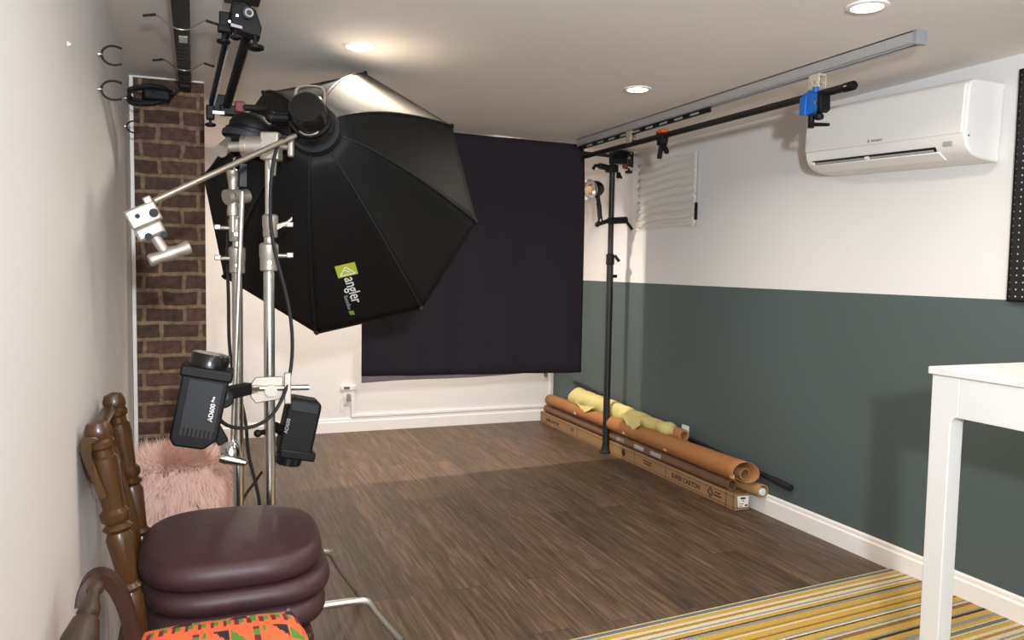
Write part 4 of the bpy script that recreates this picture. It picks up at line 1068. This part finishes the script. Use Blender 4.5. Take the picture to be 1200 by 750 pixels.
# ================================================================== OAK CHAIR WITH MAROON CUSHIONS
cx0, cy0, cy1 = -.135, 1.97, 2.375
t = thing('oak_chair', 'turned oak chair with maroon padded seat against the left wall', 'chair', (.05, 2.2, 0))
def turned(p, q, L, s=1.):
    pr = [(0, .020), (.04, .024), (.10, .026), (.115, .020), (.125, .027), (.135, .019), (.17, .022), (.24, .029), (.255, .023), (.265, .032), (.275, .022), (.285, .0305), (.30, .031), (.31, .0225), (.325, .024), (.40, .029), (.425, .028), (.43, .0225), (.445, .0225), (.45, .028), (.462, .029), (.468, .0245), (.476, .0285), (.49, .0285), (.505, .022), (.512, .0)]
    k = L/.512
    return MB().lathe(p, V(q)-V(p), [(a*k, r*s) for a, r in pr], 22, False)
for y in (cy0, cy1):
    a, b = V((-.13, y, .39)), V((wl(y)+.036, y, .905))
    turned(a, b, (b-a).length).build('back_post', WOOD, t)
    MB().lathe((-.13, y, .0), (0, 0, 1), [(0, .018), (.05, .022), (.2, .026), (.22, .02), (.24, .026), (.39, .022)], 18).build('leg', WOOD, t)
for y in (cy0+.02, cy1-.02):
    MB().lathe((.235, y, .0), (0, 0, 1), [(0, .017), (.05, .02), (.2, .026), (.22, .02), (.24, .026), (.345, .022)], 18).build('leg', WOOD, t)
m = MB()
xw_ = wl(2.2)
prof = [(-.200, .866), (-.212, .874), (xw_+.018, .872), (xw_+.010, .862), (xw_+.008, .845), (xw_+.014, .82), (xw_+.03, .775), (xw_+.048, .73), (xw_+.062, .735), (xw_+.045, .785), (xw_+.032, .83), (xw_+.034, .856)]
m.prism([(x, cy0-.034, z) for x, z in prof], (0, cy1-cy0+.068, 0))  .build('crest_rail', WOOD, t, bevel=.003)
for k in range(6):
    y = cy0 + (cy1-cy0)*(k+1)/7
    MB().cyl((-.135, y, .40), (xw_+.038, y, .79), .011).build('spindle', WOOD, t)
MB().bb((-.15, cy0-.025, .325), (.262, cy1+.02, .352)).build('seat_frame', WOODD, t, bevel=.01)
MB().cyl((-.13, cy0, .17), (.235, cy0+.02, .17), .011).build('stretcher', WOOD, t)
MB().cyl((-.13, cy1, .17), (.235, cy1-.02, .17), .011).build('stretcher', WOOD, t)
mcx, mcy = .086, 2.205
MB().pad((mcx+.004, mcy, .352+.033), .445, .50, .066, 4.0, .004, .7, rnd=.008).build('seat_pad', MAROON, t)
def cushion(label, c, sx, sy, h, n_, crown, rz, rnd_):
    M = Matrix.Rotation(rz, 3, 'Z')
    t = thing('seat_cushion', label, 'cushion', V(c)-V((0, 0, h/2)), 'maroon cushions stacked on the oak chair')
    MB().pad(c, sx, sy, h, n_, crown, .7, M=M, rnd=rnd_).build('cover', MAROON, t)
    def edge(k):
        th = 2*PI*k; ct, st = math.cos(th), math.sin(th); rr = (abs(ct)**n_+abs(st)**n_)**(-1/n_)
        w = 1 + rnd_*math.sin(3*th+1.3)*.5 + rnd_*math.sin(5*th)*.4
        return V(c) + M @ V((sx/2*rr*ct*w*.905, sy/2*rr*st*w*.905, -h/2*.93))
    MB().tube([edge(k/60) for k in range(61)], .0032, 6).build('piping', MAROON, t)
cushion('lower maroon leather cushion, squashed between the chair seat and top cushion', (mcx+.008, mcy-.002, .418+.029), .462, .505, .058, 3.4, .004, .02, .012)
MB().cyl((.2, 1.955, .418), (.2, 1.95, .418), .004).build('snap', SATIN, bpy.data.objects['seat_cushion'])
cushion('topmost maroon leather cushion of the stack on the oak chair', (mcx-.004, mcy, .476+.033), .455, .50, .066, 3.0, .016, -.03, .014)

# ================================================================== ARMCHAIR WITH PRINTED SEAT (nearest)
t = thing('armchair', 'dark wooden armchair with orange African print seat, nearest the camera', 'chair', (.04, 1.5, 0))
ky0, ky1, kx0, kx1, kz = 1.36, 1.862, -.135, .222, .452
def kpat(u, v):
    # u along x (0..1), v along y (0..1): strips of print blocks
    X, Yy = u*26, v*34
    col = int(X//8.7); fx_, fy_ = X-8.7*col, Yy % 15
    if fy_ > 12.4: return 2 if False else (3 if int(X*1.6) % 3 == 0 else (1 if int(X*1.6) % 3 == 1 and fy_ > 13.2 else 0))
    if fy_ > 10.8: return 0
    if fx_ < 1.0: return 3 if int(fy_/2) % 2 else 1
    if 1.4 < fx_ < 2.0: return 1 if int(fy_/3) % 2 else 0
    a, b = (fx_-2.2)/6.2, fy_/10.8
    if .0 < a < 1 and b < 1:
        st = lambda q: math.floor(q*9)/9
        if b < .5:
            if a < .5 and st(b*2) < a*2*.95 and b > .06: return 1
            if a > .52 and st((1-a)*2) + b*2 < .95: return 2
        else:
            if a < .5 and st(a*2) + (b-.5)*2 > 1.2 and (b-.5)*2 > st(1-a*2): return 2
            if a > .52 and (1-(b-.5)*2) > st((a-.5)*2) and b > .58: return 1
    return 0
NUk, NVk = 110, 150
def kf(u, v):
    # squircle-ish rounded seat surface
    a, b = 2*u-1, 2*v-1
    x = a*math.sqrt(max(0, 1-.16*b*b*b*b)); y = b*math.sqrt(max(0, 1-.16*a*a*a*a))
    e = max(abs(a), abs(b)); z = kz + .03*(1-e**6) - (.028*max(0, (e-.9)/.1)**2)
    return ((kx0+kx1)/2 + x*(kx1-kx0)/2, (ky0+ky1)/2 + y*(ky1-ky0)/2, z)
MB().grid(kf, NUk, NVk, mi=lambda u, v: kpat(u, v)).build('seat_cover', [KO, KG, KB, KM], t)
MB().pad(((kx0+kx1)/2, (ky0+ky1)/2, kz-.022), (kx1-kx0)*1.0, (ky1-ky0)*1.0, .05, 5, 0, .4).build('seat_cushion_side', KO, t)
MB().pad(((kx0+kx1)/2, (ky0+ky1)/2, kz-.062), (kx1-kx0)*1.06, (ky1-ky0)*1.04, .034, 5, 0, .4).build('seat_frame', WOODD, t)
for x, y in ((-.10, 1.40), (-.10, 1.80), (.18, 1.40), (.18, 1.80)):
    MB().lathe((x, y, 0), (0, 0, 1), [(0, .015), (.1, .02), (.2, .024), (.22, .018), (.24, .024), (kz-.07, .02)], 16).build('leg', WOODD, t)
# bent bow and turned spindle
yb_ = 1.63
bow = [aY(97, 712, 1.60), aY(100, 690, 1.61), aY(110, 677, 1.62), aY(122, 675, 1.63), aY(134, 684, 1.635), aY(146, 706, 1.64), aY(154, 735, 1.645), aY(159, 765, 1.65), aY(160, 800, 1.65)]
m = MB()
P = bow
for _ in range(2):
    Q = [P[0]]
    for a, b in zip(P, P[1:]): Q += [a.lerp(b, .25), a.lerp(b, .75)]
    Q.append(P[-1]); P = Q
rings = []
for i, p in enumerate(P):
    a = (P[min(i+1, len(P)-1)]-P[max(i-1, 0)]).normalized(); yv = V((0, 1, 0)); yv = (yv-a*yv.dot(a)).normalized(); xv = yv.cross(a)
    rings.append([m.bm.verts.new(p+xv*sx*.0125+yv*sy*.02) for sx, sy in ((-1, -.8), (-.8, -1), (.8, -1), (1, -.8), (1, .8), (.8, 1), (-.8, 1), (-1, .8))])
for A, B in zip(rings, rings[1:]):
    for k in range(8): m.bm.faces.new((A[k], A[(k+1) % 8], B[(k+1) % 8], B[k]))
m.bm.faces.new(rings[0][::-1]); m.bm.faces.new(rings[-1])
m.build('bent_bow', WOODD, t)
s0, s1 = aY(114, 683, 1.58), aY(86, 775, 1.46)
Ls = (s1-s0).length
MB().lathe(s0, s1-s0, [(0, .010), (.008, .014), (.016, .014), (.02, .010), (Ls*.2, .011), (Ls*.34, .018), (Ls*.42, .019), (Ls*.46, .013), (Ls*.5, .022), (Ls*.75, .031), (Ls*.95, .028), (Ls, .02)], 18).build('spindle', WOODP, t)
s2 = V((s1.x+.02, s1.y+.05, kz-.05)); MB().cyl(s1, s2, .018).build('spindle_base', WOODP, t)

# ================================================================== LIGHTS
def area(name, loc, target, size, power, col, spread=180):
    la = bpy.data.lights.new(name, 'AREA'); la.shape = 'DISK'; la.size = size; la.energy = power; la.color = col; la.spread = math.radians(spread)
    o = bpy.data.objects.new(name, la); COL.objects.link(o); o.location = loc
    o.rotation_euler = (V(target)-V(loc)).to_track_quat('-Z', 'Y').to_euler(); o.visible_camera = False
    return o
area('camera_flash', (.12, -.52, 1.60), (1.75, 3.2, 1.6), .12, 50, (.87, .94, 1), 120)  # flash just behind the camera, placed from the shadows it casts
wl_ = bpy.data.lights.new('rear_cool_fill', 'AREA'); wl_.shape = 'RECTANGLE'; wl_.size = 2.3; wl_.size_y = 1.5; wl_.energy = 36; wl_.color = (.88, .95, 1)  # area light added at the rear wall for cool even fill; no window is built
wo = bpy.data.objects.new('rear_cool_fill', wl_); COL.objects.link(wo); wo.location = (1.3, Y0+.02, 1.2); wo.rotation_euler = (PI/2, 0, 0); wo.visible_camera = False

w = bpy.data.worlds.new('world'); SC.world = w; w.use_nodes = True
w.node_tree.nodes['Background'].inputs['Color'].default_value = (.9, .9, 1, 1)
w.node_tree.nodes['Background'].inputs['Strength'].default_value = .02

# ================================================================== CAMERA
cd = bpy.data.cameras.new('camera'); co = bpy.data.objects.new('camera', cd); COL.objects.link(co)
cd.sensor_fit = 'HORIZONTAL'; cd.sensor_width = 36; cd.lens = F/1200*36; cd.clip_start = .01
co.matrix_world = frame(CAM, CR, -CD, -CF)
SC.camera = co
SC.view_settings.view_transform = 'Standard'; SC.view_settings.look = 'None'
SC.view_settings.gamma = 1; SC.view_settings.use_curve_mapping = False
SC.view_settings.exposure = -0.05
